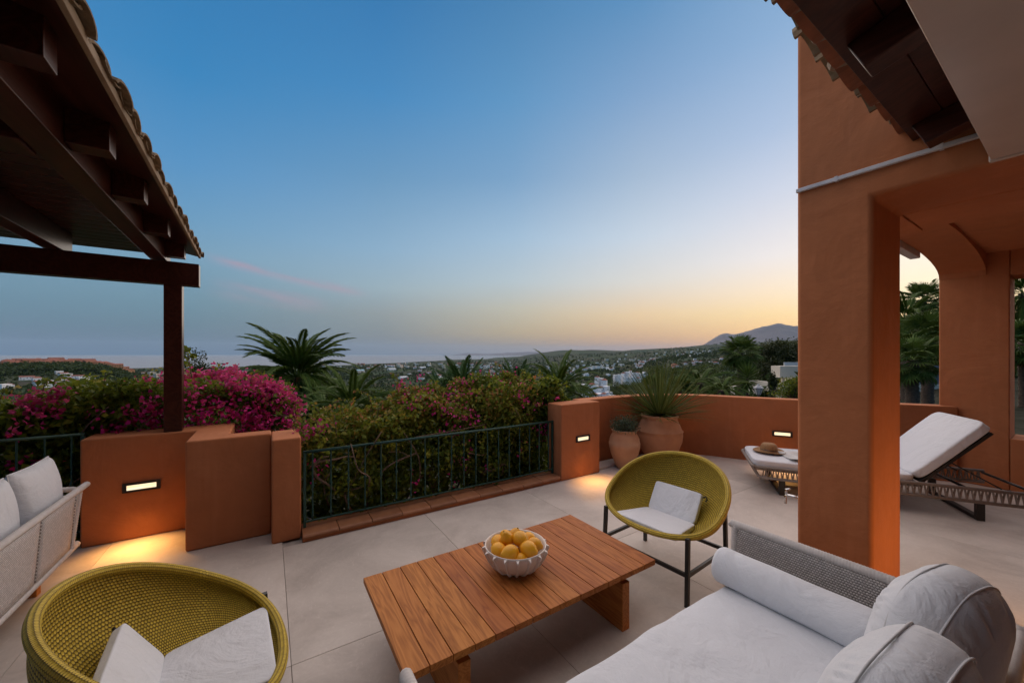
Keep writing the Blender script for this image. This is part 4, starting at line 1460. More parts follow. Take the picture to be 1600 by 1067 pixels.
# left sofa: its rope back towards the terrace, long side along Y
ls = empty('sofa', (-1.55, 3.3, 0), 'pale grey rope sofa seen from behind under the pergola at the left edge', 'sofa')
LX = -1.225
LY0, LY1 = 1.9, 4.06
LZ0, LZ1 = 0.215, 0.635
lean = (-0.035, 0, 0)
lean = (0.03, 0, 0)
def rope_tube(nm, pts, r=0.02, step=0.005):
    pp = smoothpath(pts, 12)
    q = []
    for i in range(len(pp) - 1):
        m_ = max(1, int(np.linalg.norm(pp[i + 1] - pp[i]) / step))
        q += [pp[i] + (pp[i + 1] - pp[i]) * (k / m_) for k in range(m_)]
    q.append(pp[-1])
    rad = [r + r * 0.1 * abs(math.sin(i * math.pi / 3)) for i in range(len(q))]
    mesh(nm, tube(q, rad, 9), MGREYR, ls, smooth=True)
TY = LY1 + 0.10
rope_tube('back_frame', [(LX + 0.03, LY0, LZ1), (LX + 0.03, TY - 0.06, LZ1), (LX + 0.028, TY - 0.015, LZ1 - 0.006), (LX + 0.018, TY + 0.0, LZ1 - 0.04), (LX, LY1 + 0.03, LZ0 + 0.05), (LX, LY1 + 0.012, LZ0 + 0.01), (LX, LY1 - 0.04, LZ0 - 0.005), (LX, LY0, LZ0 - 0.005)])
rope_tube('side_frame', [(LX + 0.02, TY - 0.02, LZ1 - 0.012), (LX - 0.03, TY + 0.01, LZ1), (LX - 0.2, TY + 0.01, LZ1), (LX - 0.8, TY + 0.01, LZ1 - 0.03)], 0.018)
mesh('side_panel', box(LX - 0.80, LX - 0.02, LY1 + 0.01, LY1 + 0.035, LZ0, LZ1 - 0.02), MGREYR, ls)
# four rope fields separated by open slits
edges = [LY0, 2.33, 2.88, 3.43, LY1 - 0.13, LY1 + 0.055]
edges = [LY0, 2.45, 3.0, 3.55, 4.05, LY1 + 0.06]
for a, b in zip(edges[:-1], edges[1:]):
    g = 0.011
    NU, NV = 8, 6
    P = []
    for i in range(NU + 1):
        rowp = []
        for j in range(NV + 1):
            f = j / NV
            yy = a + g + (b - a - 2 * g) * i / NU
            if b > LY1: yy = min(yy, yy - (1 - f) * 0.06 * (i / NU))
            rowp.append((LX + 0.03 * f - OFF[ls][0], yy - OFF[ls][1], LZ0 + (LZ1 - LZ0) * f))
        P.append(rowp)
    o = uvgrid('rope_panel', P, MGREYL if 'MGREYL' in globals() else MGREYW, ls)
    k = o.modifiers.new('thick', 'SOLIDIFY'); k.thickness = 0.02; k.offset = 0
for e in edges[1:-1]:
    mesh('frame_rib', tube([(LX + 0.0, e, LZ0), (LX + 0.03, e, LZ1)], 0.008, 6), MTAUPE, ls, smooth=True)
mesh('seat_frame', box(LX - 0.86, LX - 0.03, LY0, LY1, 0.20, 0.26), MGREYR, ls, bev=0.01)
mesh('seat_cushion', xf(cushion(0.78, LY1 - LY0 - 0.06, 0.15, 9, 18, 0.05, 0.004, 31), (0, 0, 0), (LX - 0.46, (LY0 + LY1) / 2, 0.262)), MFABL, ls, smooth=True)
for yy in (2.2, 3.93):
    mesh('leg', box(LX - 0.30, LX - 0.10, yy - 0.03, yy + 0.03, 0, 0.195), MTEAK, ls, bev=0.004)
    mesh('leg', box(LX - 0.80, LX - 0.60, yy - 0.03, yy + 0.03, 0, 0.195), MTEAK, ls, bev=0.004)
def throw(loc, rz_, lean_, w, h, t, label, seed):
    V, Fc = pillow(w, h, t, 22, 0.36, seed)
    rt = empty('throw_pillow', loc, label, 'cushion', 'throw pillows on the left sofa', rz=rz_)
    M = np.array(Euler((lean_, 0, 0)).to_matrix())
    body = mesh('pillow_body', (np.array(V) @ M.T, Fc), MFABL, rt, smooth=True, local=True)
    pts = []
    for k in range(64):
        a = 2 * math.pi * k / 64
        c, s2 = math.cos(a), math.sin(a)
        f = 1 / max(abs(c), abs(s2))
        u, v = c * f, s2 * f
        pts.append(tuple(M @ np.array([u * w / 2 * (1 - 0.05 * (1 - v * v) * abs(u)), 0, v * h / 2 * (1 - 0.05 * (1 - u * u) * abs(v)) + h / 2])))
    mesh('piping', tube(pts, 0.004, 6, closed=True), MPIPE, body, smooth=True, local=True)
throw((-1.315, 3.92, 0.42), R(90), R(-6), 0.52, 0.48, 0.18, 'white throw pillow above the far end of the left sofa back', 41)
throw((-1.325, 3.38, 0.42), R(88), R(-7), 0.52, 0.47, 0.18, 'white throw pillow cut by the left picture edge', 42)

# ------------------------------------------------------------------ sun lounger
LG = Vector((5.012, 1.964, 0))
ea = math.atan2(-0.839, 0.544)                      # local +X: towards the head
lg = empty('sun_lounger', LG, 'sun lounger with taupe rope sides and raised white back behind the pillar', 'lounger', rz=ea)
LW_, LL0, LL1 = 0.86, -0.30, 2.08                   # width (local +Y is away), foot and head ends
ZT, ZBt = 0.315, 0.19
def lrail(yy, z, r=0.017):
    return tube([(LL0 + 0.03 + (0.06 if z < 0.25 else 0), yy, z), (LL1, yy, z)], r, 8)
for yy, sd_ in ((0.0, -1), (LW_, 1)):
    mesh('side_rail', lrail(yy, ZT), MTAUPE, lg, smooth=True, local=True)
    mesh('side_rail', lrail(yy, ZBt), MTAUPE, lg, smooth=True, local=True)
    n_ = 46
    for i in range(n_):
        xa = LL0 + 0.10 + (LL1 - LL0 - 0.12) * i / n_
        dx = (LL1 - LL0 - 0.12) / n_
        # a lace pair forms a narrow inverted V
        for s_ in (-1, 1):
            o = mesh('rope_lace', bar((xa + dx * 0.5 + s_ * dx * 0.08, yy + sd_ * 0.008 * s_, ZT), (xa + dx * 0.5 + s_ * dx * 0.46, yy + sd_ * 0.008 * s_, ZBt), 0.012, 0.011, (0, 1, 0)), MTAUPE, lg, local=True)
# foot end
mesh('foot_rail', tube([(LL0 + 0.03, 0.0, ZT), (LL0 + 0.008, 0.03, ZT), (LL0, 0.07, ZT), (LL0, LW_ - 0.07, ZT), (LL0 + 0.008, LW_ - 0.03, ZT), (LL0 + 0.03, LW_, ZT)], 0.018, 8), MTAUPE, lg, smooth=True, local=True)
mesh('foot_rail', tube([(LL0 + 0.09, 0.0, ZBt), (LL0 + 0.07, 0.07, ZBt), (LL0 + 0.07, LW_ - 0.07, ZBt), (LL0 + 0.09, LW_, ZBt)], 0.018, 8), MTAUPE, lg, smooth=True, local=True)
V, Fc = box(LL0 + 0.0, LL0 + 0.02, 0.05, LW_ - 0.05, 0, 1)
V = [(a + (0.07 if c == 0 else 0), b, ZBt if c == 0 else ZT) for a, b, c in V]
mesh('foot_panel', (V, Fc), MTAUPE, lg, local=True)
mesh('deck', box(LL0 + 0.04, 1.20, 0.02, LW_ - 0.02, 0.27, 0.30), MTAUPE, lg, local=True)
for xa in (0.0, 1.63):
    for yy in (0.02, LW_ - 0.06):
        mesh('leg', box(xa - 0.03, xa + 0.03, yy, yy + 0.045, 0, ZBt - 0.012), MBLACK, lg, bev=0.003, local=True)
    mesh('leg_brace', box(xa - 0.029, xa + 0.029, 0.066, LW_ - 0.061, 0.001, 0.035), MBLACK, lg, bev=0.003, local=True)
# mattress: flat part and raised back
hx, hz = 1.19, 0.335
mesh('mattress', xf(cushion(hx - LL0 - 0.03, LW_ - 0.04, 0.085, 10, 16, 0.05, 0.002, 51), (0, 0, 0), ((hx + LL0) / 2, LW_ / 2, 0.305)), MFABL, lg, smooth=True, local=True)
ba = R(47)
L = 0.80
V, Fc = cushion(L, LW_ - 0.04, 0.10, 10, 16, 0.03, 0.002, 52)
V = np.array(V); V[:, 0] += L / 2
mesh('back_mattress', xf((V, Fc), (0, -ba, 0), (hx, LW_ / 2, hz)), MFABL, lg, smooth=True, local=True)
V, Fc = box(0.0, L - 0.05, -LW_ / 2 + 0.03, LW_ / 2 - 0.03, -0.03, -0.004)
mesh('back_board', xf((V, Fc), (0, -ba, 0), (hx, LW_ / 2, hz)), MBLACK, lg, local=True)
for yy in (0.10, LW_ - 0.10):
    a = Vector((hx + 0.34 * math.cos(ba), yy, hz + 0.34 * math.sin(ba) - 0.03))
    mesh('support_strut', bar(a, (hx + 0.62, yy, 0.315), 0.016, 0.012), MBLACK, lg, local=True)
mesh('cross_tube', tube([(hx + 0.02, 0.03, 0.325), (hx + 0.02, LW_ - 0.03, 0.325)], 0.016, 8), MBLACK, lg, smooth=True, local=True)
for xa in (1.55, LL1 - 0.02):
    mesh('cross_tube', tube([(xa, 0.02, 0.30), (xa, LW_ - 0.02, 0.30)], 0.014, 8), MBLACK, lg, smooth=True, local=True)
mesh('pivot_plate', box(hx + 0.02, hx + 0.42, LW_ - 0.012, LW_ + 0.012, 0.30, 0.40), MTAUPE, lg, bev=0.03, local=True)

# things on the lounger
def lw(x, y, z):
    c, s = math.cos(ea), math.sin(ea)
    return Vector((LG.x + x * c - y * s, LG.y + x * s + y * c, z))
MZ = 0.3935
ht = empty('straw_hat', lw(-0.05, 0.47, MZ), 'brown straw hat with black band lying on the lounger foot', 'hat', rz=R(20))
prof = [(0.176, 0.014), (0.165, 0.008), (0.13, 0.006), (0.098, 0.010), (0.092, 0.018), (0.090, 0.05), (0.083, 0.088), (0.066, 0.108), (0.04, 0.112), (0.0, 0.100)]
V, Fc = lathe(prof, 36)
V = np.array(V); V[:, 0] *= 1.12; V[:, 2] += 0.014 * (V[:, 0] / 0.17) ** 2 * (V[:, 2] < 0.03)
o = mesh('hat_body', (V, Fc), MSTRAW, ht, smooth=True, local=True)
o.modifiers.new('t', 'SOLIDIFY').thickness = 0.004
V, Fc = lathe([(0.0945, 0.016), (0.0945, 0.045), (0.0925, 0.045), (0.0925, 0.016)], 36)
V = np.array(V); V[:, 0] *= 1.12
mesh('hat_band', (V, Fc), MBLACK, o, smooth=True, local=True)
def sheets(name, c, w, d, n_, rz_, mat, label, curl):
    rt = empty(name, c, label, 'magazine', rz=rz_)
    for i in range(n_):
        V, Fc = [], []
        N = 10
        for a in range(N + 1):
            for b in range(2):
                u = a / N
                V.append(((u - 0.5) * w, (b - 0.5) * d + random.uniform(-.002, .002), 0.002 + i * 0.003 + curl * abs(u - 0.5) ** 2 * (1 if u < 0.5 else 0.5)))
        for a in range(N):
            Fc.append((a * 2, a * 2 + 2, a * 2 + 3, a * 2 + 1))
        o = mesh('page', (V, Fc), mat, rt, local=True, smooth=True)
        o.modifiers.new('t', 'SOLIDIFY').thickness = 0.0015
sheets('magazine', lw(0.22, 0.30, MZ), 0.42, 0.30, 3, ea + R(100), MPAPER2, 'open white magazine lying on the lounger beside the hat', 0.10)
sheets('magazine', lw(0.33, 0.22, MZ + 0.014), 0.26, 0.20, 2, ea + R(75), MPAPER, 'green printed magazine on top of the white one', 0.05)


# ------------------------------------------------------------------ pots and their plants
def pot(loc, prof, mat, label, n=48, bands=()):
    rt = empty('clay_pot', loc, label, 'pot')
    V, Fc = lathe(prof, n)
    V = np.array(V)
    V[:, :2] *= (1 + 0.012 * vnoise(V, 9, 77))[:, None]
    mesh('pot_body', (V, Fc), mat, rt, smooth=True, local=True)
    rim = max(z for r, z in prof)
    return rt


p1_ = Vector((4.335, 3.70, 0.0))
pot(p1_, [(0.0, 0.0), (0.105, 0.0), (0.115, 0.012), (0.15, 0.10), (0.195, 0.22), (0.215, 0.31), (0.218, 0.37), (0.212, 0.372), (0.205, 0.43), (0.18, 0.485), (0.166, 0.515), (0.170, 0.532), (0.180, 0.545), (0.178, 0.555), (0.160, 0.555), (0.150, 0.53), (0.155, 0.49), (0.0, 0.49)], MPOT2, 'small sandy clay urn lit by the wall lamp, with a grey-green herb')
p2_ = Vector((5.06, 3.64, 0.036))
pot(p2_, [(0.0, 0.0), (0.17, 0.0), (0.20, 0.02), (0.27, 0.14), (0.32, 0.28), (0.333, 0.38), (0.330, 0.43), (0.338, 0.435), (0.338, 0.447), (0.322, 0.455), (0.295, 0.53), (0.262, 0.60), (0.250, 0.635), (0.268, 0.65), (0.276, 0.668), (0.268, 0.682), (0.240, 0.682), (0.228, 0.65), (0.24, 0.60), (0.0, 0.60)], MPOT, 'big terracotta urn behind the olive chair, with a spiky grass plant', 56)

# spiky plant: narrow blades
def blade_mesh(L, w, bend, n=6):
    V, Fc = [], []
    for i in range(n + 1):
        t = i / n
        ang = bend * t * t
        x = L * t * math.cos(ang * 0.6)
        z = -L * bend * 0.45 * t ** 2.2
        ww = w * (0.65 + 0.35 * math.sin(min(1, t * 3) * math.pi / 2)) * (1 - t ** 3 * 0.95)
        V += [(x, -ww / 2, z), (x, 0, z - ww * 0.18), (x, ww / 2, z)]
    for i in range(n):
        a = i * 3
        Fc += [(a, a + 3, a + 4, a + 1), (a + 1, a + 4, a + 5, a + 2)]
    return mdata('leaf_blade', V, Fc, MBLADE)


bl = [blade_mesh(1.04, 0.018, b) for b in (0.02, 0.10, 0.22, 0.4)]
yk = empty('spiky_grass_plant', p2_ + Vector((0, 0, 0.63)), 'spiky round grass-like plant growing in the big terracotta urn', 'plant')
for i in range(300):
    u = (i + 0.5) / 300
    el_ = math.asin(min(1, max(0.02, 1 - u * 0.96))) * 0.95 + R(5)
    az = i * 2.39996 + random.uniform(-.2, .2)
    m_ = bl[min(3, int((1 - math.sin(el_)) * 3 + random.uniform(0, 1.2)))]
    inst('leaf_blade', m_, yk, (0.02 * math.cos(az), 0.02 * math.sin(az), random.uniform(-0.02, 0.05)), (random.uniform(-.5, .5), -el_ + random.uniform(-.06, .06), az), random.uniform(0.82, 1.0) * (0.72 + 0.28 * min(1, el_ / 0.6)))
mesh('stem_base', lathe([(0.0, -0.04), (0.07, -0.03), (0.06, 0.03), (0.0, 0.06)], 12), MBARK, yk, local=True)
# ------------------------------------------------------------------ foliage helpers
def leaf_cloud(name, P, size, mat, parent=None, flat=0.35, seed=1, aspect=0.62, kind='stuff', off=None, up=0.3, rnd=None):
    """one mesh of folded leaves at the points P (world)"""
    g = np.random.default_rng(seed)
    P = np.asarray(P, float)
    N = len(P)
    if off is not None: P = P - off
    size = np.broadcast_to(np.asarray(size, float), (N,)) * g.uniform(0.7, 1.3, N)
    d = g.normal(size=(N, 3)); d[:, 2] -= up
    d /= np.linalg.norm(d, axis=1)[:, None]
    nn = g.normal(size=(N, 3)) * (1 - flat); nn[:, 2] += flat * 2
    nn -= (nn * d).sum(1)[:, None] * d
    nn /= np.linalg.norm(nn, axis=1)[:, None] + 1e-9
    s = np.cross(d, nn)
    L = size[:, None]
    W = (size * aspect / 2)[:, None]
    a = P
    c = P + d * L - nn * L * 0.12
    b = P + d * L * 0.45 + s * W + nn * W * 0.35
    e = P + d * L * 0.45 - s * W + nn * W * 0.35
    V = np.stack([a, b, c, e], 1).reshape(-1, 3).astype(np.float32)
    me = bpy.data.meshes.new(name)
    me.vertices.add(4 * N)
    me.vertices.foreach_set('co', V.ravel())
    i = np.arange(N) * 4
    T = np.stack([i, i + 1, i + 2, i, i + 2, i + 3], 1).reshape(-1).astype(np.int32)
    me.loops.add(len(T))
    me.loops.foreach_set('vertex_index', T)
    me.polygons.add(2 * N)
    me.polygons.foreach_set('loop_start', np.arange(0, 6 * N, 3, dtype=np.int32))
    me.polygons.foreach_set('loop_total', np.full(2 * N, 3, dtype=np.int32))
    at_ = me.attributes.new('rnd', 'FLOAT', 'FACE')
    r = g.random(N) if rnd is None else np.clip(rnd, 0, 1)
    at_.data.foreach_set('value', np.repeat(r, 2).astype(np.float32))
    me.materials.append(mat)
    me.update()
    me.validate()
    o = bpy.data.objects.new(name, me)
    link(o, parent)
    if kind: o['kind'] = kind
    return o


def blob_points(N, c, r, seed, hollow=0.55, lump=0.22):
    g = np.random.default_rng(seed)
    d = g.normal(size=(N, 3)); d /= np.linalg.norm(d, axis=1)[:, None]
    q = (hollow + (1 - hollow) * g.random(N)) * (1 + lump * vnoise(d, 3.1, seed) + lump * 0.5 * vnoise(d, 7.7, seed + 1))
    return np.asarray(c) + d * q[:, None] * np.asarray(r)


def branch(pts, r0, r1, parent, mat=MBARK, k=5, nm='branch', n=6):
    pp = smoothpath(pts, k)
    m_ = len(pp)
    return mesh(nm, tube(pp, [r0 + (r1 - r0) * i / (m_ - 1) for i in range(m_)], n), mat, parent, smooth=True)


# ------------------------------------------------------------------ bougainvillea hedge
def hedge(label, x0, x1, y0, y1, zlow, top, N, seed, mat, flowers=0, fsize=0.034, dens_low=0.55, leafs=0.05, gapn=0.0, ftop=0.6, clus=10, cat='hedge', lump=0.12, shoots=10, red=0.35):
    """top: function of (x, y) giving the crown height; leaves crowd towards the outside"""
    g = np.random.default_rng(seed)
    root = empty('bougainvillea_hedge', ((x0 + x1) / 2, (y0 + y1) / 2, zlow), label, cat)
    off = OFF[root]
    def sample(n_, shell):
        x = g.uniform(x0, x1, n_); y = g.uniform(y0, y1, n_)
        q = np.stack([x, y], 1)
        tz = top(x, y) + lump * vnoise(q, 5.0, seed + 5) + lump * 0.6 * vnoise(q, 13, seed + 6)
        m = g.random(n_)
        # part on the top skin, part on the front skin, rest inside
        z = zlow + (tz - zlow) * g.random(n_)
        a = m < 0.36
        z[a] = tz[a] - np.abs(g.normal(size=a.sum())) * 0.09
        b = (m >= 0.36) & (m < 0.36 + shell)
        fr = y0 + np.abs(g.normal(size=b.sum())) * 0.10 + 0.09 * vnoise(np.stack([x[b], z[b]], 1), 6.5, seed + 9)
        y[b] = fr
        return np.stack([x, y, z], 1)
    P = sample(N, 0.38)
    # thin out low down and in holes, so that the dark inside and specks of light show
    rel = (P[:, 2] - zlow) / (top(P[:, 0], P[:, 1]) - zlow)
    keep = g.random(N) < np.clip(dens_low + (1 - dens_low) * (rel - 0.25) * 1.8, dens_low, 1)
    hole = vnoise(P, 4.2, seed + 3) + gapn
    keep &= (hole > -0.35) | (g.random(N) < 0.25)
    P = P[keep]
    rel = rel[keep]
    # an added dense back layer; its dark leaf tint stands in for inner shade
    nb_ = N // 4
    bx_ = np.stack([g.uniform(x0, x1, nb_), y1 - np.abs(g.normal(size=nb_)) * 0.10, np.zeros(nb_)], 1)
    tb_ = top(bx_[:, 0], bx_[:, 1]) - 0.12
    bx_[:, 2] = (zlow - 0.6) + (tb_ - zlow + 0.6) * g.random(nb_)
    leaf_cloud('shade_backing_leaves', bx_, leafs * 1.7, mat, root, 0.1, seed + 70, off=off, rnd=g.random(nb_) * 0.25)
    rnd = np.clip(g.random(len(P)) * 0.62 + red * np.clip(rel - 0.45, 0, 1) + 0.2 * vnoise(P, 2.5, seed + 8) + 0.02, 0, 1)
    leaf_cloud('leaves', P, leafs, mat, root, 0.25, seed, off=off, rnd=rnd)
    if flowers:
        # bracts in bunches on the outside
        nb = flowers // clus
        x = g.uniform(x0, x1, int(nb * 1.7)); y = g.uniform(y0, y1, int(nb * 1.7))
        cl = vnoise(np.stack([x, y], 1), 2.3, seed + 20)
        idx = np.argsort(-cl)[:nb]
        x, y = x[idx], y[idx]
        tz = top(x, y) + lump * vnoise(np.stack([x, y], 1), 5.0, seed + 5)
        z = np.where(g.random(nb) < ftop, tz + g.normal(size=nb) * 0.03, zlow + (tz - zlow) * g.uniform(0.35, 1.0, nb))
        front = z < tz - 0.08
        y = np.where(front, y0 - 0.02 + g.normal(size=nb) * 0.04, y)
        C = np.stack([x, y, z], 1)
        Q = (C[:, None, :] + g.normal(size=(nb, clus, 3)) * 0.042).reshape(-1, 3)
        rn = np.repeat(g.random(nb), clus) * 0.7 + g.random(nb * clus) * 0.3
        leaf_cloud('flowers', Q, fsize, MLFLOW, root, 0.1, seed + 2, 0.85, off=off, rnd=rn)
    # woody stems inside
    for i in range(int((x1 - x0) * 5)):
        xs = g.uniform(x0 + 0.1, x1 - 0.1); ys = g.uniform(y0 + 0.1, y1 - 0.1)
        pts = [np.array([xs, ys, zlow])]
        while pts[-1][2] < top(np.array([xs]), np.array([ys]))[0] - 0.25:
            pts.append(pts[-1] + np.array([g.normal() * 0.13, g.normal() * 0.08, g.uniform(0.12, 0.3)]))
        if len(pts) > 2: branch(pts, 0.014, 0.005, root, k=3, n=5, nm='stem')
    # thin arching shoots above the crown
    for i in range(shoots):
        xs = g.uniform(x0, x1); ys = g.uniform(y0, y1)
        z = top(np.array([xs]), np.array([ys]))[0]
        a = g.uniform(0, 6.28); l = g.uniform(0.08, 0.22)
        pts = [np.array([xs, ys, z - 0.1]), np.array([xs + 0.3 * l * math.cos(a), ys + 0.3 * l * math.sin(a), z + l * 0.7]), np.array([xs + l * math.cos(a), ys + l * math.sin(a), z + l])]
        branch(pts, 0.004, 0.002, root, k=4, n=4, nm='shoot')
        pp = np.array(smoothpath(pts, 5))
        leaf_cloud('shoot_leaves', np.repeat(pp, 2, 0) + g.normal(size=(len(pp) * 2, 3)) * 0.015, leafs * 0.8, mat, root, 0.2, seed + 50 + i, off=off)
    return root


h1 = hedge('bougainvillea hedge tumbling behind the green railing, dark inside with sparse pink flowers', 0.20, 3.05, 4.02, 4.75, -0.35,
           lambda x, y: 0.90 + 0.045 * np.asarray(x) + 0.28 * np.clip((np.asarray(y) - 4.1) / 0.6, 0, 1) * np.clip((np.asarray(x) - 0.6) / 0.9, 0.15, 1),
           30000, 101, MLHEDGER, 800, 0.036, 0.15, 0.056, 0.0, 0.85, 7, shoots=16, red=0.55)
h2 = hedge('taller leafy bougainvillea clump against the square pier at the right end of the railing', 2.35, 3.70, 4.10, 4.85, -0.35,
           lambda x, y: 1.14 + 0.02 * np.asarray(x) - 0.25 * np.clip((np.asarray(x) - 3.4) / 0.3, 0, 1),
           18000, 111, MLHEDGE, 260, 0.036, 0.5, 0.062, 0.0, 0.6, 9, shoots=12)
h3 = hedge('mound of bright magenta bougainvillea behind the pergola post', -1.80, 0.30, 4.98, 5.75, -0.4,
           lambda x, y: 1.34 - 0.42 * np.clip((np.asarray(x) + 0.35) / 0.65, 0, 1) ** 1.5 - 0.06 * np.clip((-0.7 - np.asarray(x)) / 0.6, 0, 1),
           20000, 121, MLHEDGE, 11500, 0.042, 0.6, 0.05, 0.0, 0.6, 14, shoots=14)
h4 = hedge('dark green bougainvillea hedge behind the left railing with few flowers', -4.3, -1.15, 4.98, 5.75, -0.4,
           lambda x, y: 1.20 + 0.05 * np.sin(np.asarray(x) * 3),
           30000, 131, MLHEDGE, 150, 0.036, 0.42, 0.068, 0.0, 0.8, 10, shoots=22)
# bare twisted branches reaching through the railing
def twig(root, pts, r0, r1):
    branch(pts, r0, r1, root, k=6, nm='twisted_branch')
Yr = 3.97
def rp(px, py, y=Yr): return np.array(at(px, py, Y=y))
twig(h1, [rp(487, 732), rp(496, 722), rp(522, 718, Yr + .03), rp(545, 713, Yr + .06), rp(566, 718, Yr + .1)], 0.016, 0.006)
twig(h1, [rp(490, 730), rp(500, 716), rp(514, 713)], 0.012, 0.006)
twig(h1, [rp(487, 732), rp(496, 746), rp(510, 755), rp(524, 766, Yr + .06)], 0.014, 0.009)
twig(h1, [rp(508, 750), rp(516, 738), rp(518, 726)], 0.005, 0.003)
twig(h1, [rp(592, 743, Yr + .05), rp(604, 730), rp(625, 718), rp(650, 708, Yr + .08)], 0.008, 0.011)
twig(h1, [rp(607, 706), rp(625, 706), rp(640, 713)], 0.005, 0.004)
twig(h1, [rp(548, 765, Yr + .06), rp(560, 762), rp(572, 757)], 0.009, 0.005)
twig(h2, [rp(752, 738, Yr + .1), rp(770, 735, Yr + .05), rp(785, 726, Yr + .12), rp(800, 716, Yr + .2)], 0.02, 0.012)
twig(h2, [rp(735, 708), rp(752, 711), rp(764, 708, Yr + .1)], 0.006, 0.004)
twig(h2, [rp(648, 683, 4.02), rp(690, 676, 4.0), rp(735, 668, 4.0), rp(762, 662, 4.05)], 0.007, 0.005)
# leafy sprigs hanging over the rail
g = np.random.default_rng(9)
for k, (px, py, rt) in enumerate([(505, 700, h1), (612, 693, h1), (500, 672, h1), (540, 763, h1), (583, 750, h1), (535, 740, h1), (672, 713, h1), (725, 710, h1), (756, 678, h2), (757, 690, h2), (820, 700, h2), (800, 660, h2), (700, 720, h1), (650, 640, h1)]):
    c = rp(px, py, 3.95 + 0.03 * (k % 3))
    leaf_cloud('sprig_leaves', c + g.normal(size=(16, 3)) * np.array([0.05, 0.02, 0.06]), 0.055, MLHEDGE, rt, 0.2, 900 + k, off=OFF[rt], rnd=g.uniform(0.6, 0.95, 16))
# tall shoot above the post side
pts = [np.array(at(300, 590, Y=5.2)), np.array(at(296, 568, Y=5.2)), np.array(at(293, 552, Y=5.2)), np.array(at(286, 550, Y=5.2))]
branch(pts, 0.006, 0.003, h3, nm='shoot', n=5)
pp = np.array(smoothpath(pts, 6))
leaf_cloud('shoot_leaves', np.repeat(pp, 2, 0) + g.normal(size=(len(pp) * 2, 3)) * 0.02, 0.06, MLHEDGE, h3, 0.2, 955, off=OFF[h3])

# herb in the small pot
hb = empty('potted_herb', p1_ + Vector((0, 0, 0.5)), 'low grey-green herb bush in the small clay urn', 'plant')
leaf_cloud('leaves', blob_points(2600, (0, 0, 0.12), (0.21, 0.21, 0.13), 61, 0.3, 0.25), 0.03, MLHERB, hb, 0.1, 62, 0.35)
for k in range(14):
    a = k * 2.4
    mesh('stem', tube([(0.03 * math.cos(a), 0.03 * math.sin(a), -0.02), (0.08 * math.cos(a), 0.08 * math.sin(a), 0.09), (0.15 * math.cos(a), 0.15 * math.sin(a), 0.15)], 0.004, 5), MBARK, hb, local=True)


# ------------------------------------------------------------------ palms
def frond_mesh(L, droop, nl, ll, mat, seed, wid=0.022, vee=0.5):
    """feather frond along +X, arching down; narrow leaflets on both sides"""
    g = np.random.default_rng(seed)
    V, Fc = [], []
    ts = np.linspace(0, 1, 60)
    an = droop * ts ** 1.5
    cx_ = np.concatenate([[0], np.cumsum(np.cos(an))[:-1]]) * L / 60
    cz_ = np.concatenate([[0], np.cumsum(-np.sin(an))[:-1]]) * L / 60
    def rach(t):
        return np.array([np.interp(t, ts, cx_), 0, np.interp(t, ts, cz_)])
    N = 10
    for i in range(N + 1):
        t = i / N
        p = rach(t); w = 0.02 * L / 2.5 * (1 - 0.85 * t)
        V += [tuple(p + np.array([0, -w, 0])), tuple(p + np.array([0, 0, -w])), tuple(p + np.array([0, w, 0]))]
    for i in range(N):
        a = i * 3
        Fc += [(a, a + 3, a + 4, a + 1), (a + 1, a + 4, a + 5, a + 2)]
    for i in range(nl):
        t = 0.14 + 0.86 * (i + 0.5) / nl
        p = rach(t); q = rach(min(1, t + 0.03)); d = (q - rach(t - 0.03)) / (np.linalg.norm(q - p) + 1e-9)
        n_ = np.array([-d[2], 0, d[0]])
        l = ll * math.sin(math.pi * min(1, 0.18 + t * 0.82)) ** 0.6 * g.uniform(0.85, 1.1)
        for s in (-1, 1):
            dirv = d * g.uniform(0.55, 0.8) + np.array([0, s, 0]) * 0.75 + n_ * vee * g.uniform(0.3, 1.0)
            dirv /= np.linalg.norm(dirv)
            tip = p + dirv * l + np.array([0, 0, -0.34 * l * g.uniform(0.5, 1.4)])
            mid = p + dirv * l * 0.5
            k = len(V)
            wv = d * wid
            V += [tuple(p - wv * 0.4), tuple(mid - wv * 0.5), tuple(tip), tuple(mid + wv * 0.5)]
            Fc += [(k, k + 1, k + 2, k + 3)]
    return mdata('frond', V, Fc, mat)


def fan_mesh(Rf, petiole, nseg, mat, seed, fold=0.25):
    """fan leaf: stalk along +X, blade segments spreading at its end"""
    g = np.random.default_rng(seed)
    V = [(0, -0.02, 0), (0, 0.02, 0), (petiole, 0.012, -0.02), (petiole, -0.012, -0.02)]
    Fc = [(0, 1, 2, 3)]
    for i in range(nseg):
        a = R(-125) + R(250) * (i + 0.5) / nseg
        l = Rf * (1 - 0.25 * abs(a) / R(125)) * g.uniform(0.9, 1.08)
        da = R(250) / nseg * 0.5
        k = len(V)
        z = lambda t: -0.02 + fold * abs(math.sin(a)) * 0.15 * l * t - 0.30 * l * t ** 3 * g.uniform(0.6, 1.3)
        for t, w in ((0.0, 0.0), (0.55, 1.0), (1.0, 0.0)):
            pass
        c0 = np.array([petiole, 0, -0.02])
        d = np.array([math.cos(a), math.sin(a), 0]); s = np.array([-math.sin(a), math.cos(a), 0])
        w = l * 0.55 * math.tan(da)
        V += [tuple(c0), tuple(c0 + d * l * 0.55 + s * w + np.array([0, 0, z(0.55)])), tuple(c0 + d * l * 0.8 + np.array([0, 0, z(0.8)])), tuple(c0 + d * l * 0.55 - s * w + np.array([0, 0, z(0.55) - 0.01])), tuple(c0 + d * l + np.array([0, 0, z(1.0)]))]
        Fc += [(k, k + 1, k + 2, k + 3), (k + 1, k + 4, k + 2), (k + 2, k + 4, k + 3)]
    return mdata('fan_leaf', V, Fc, mat)


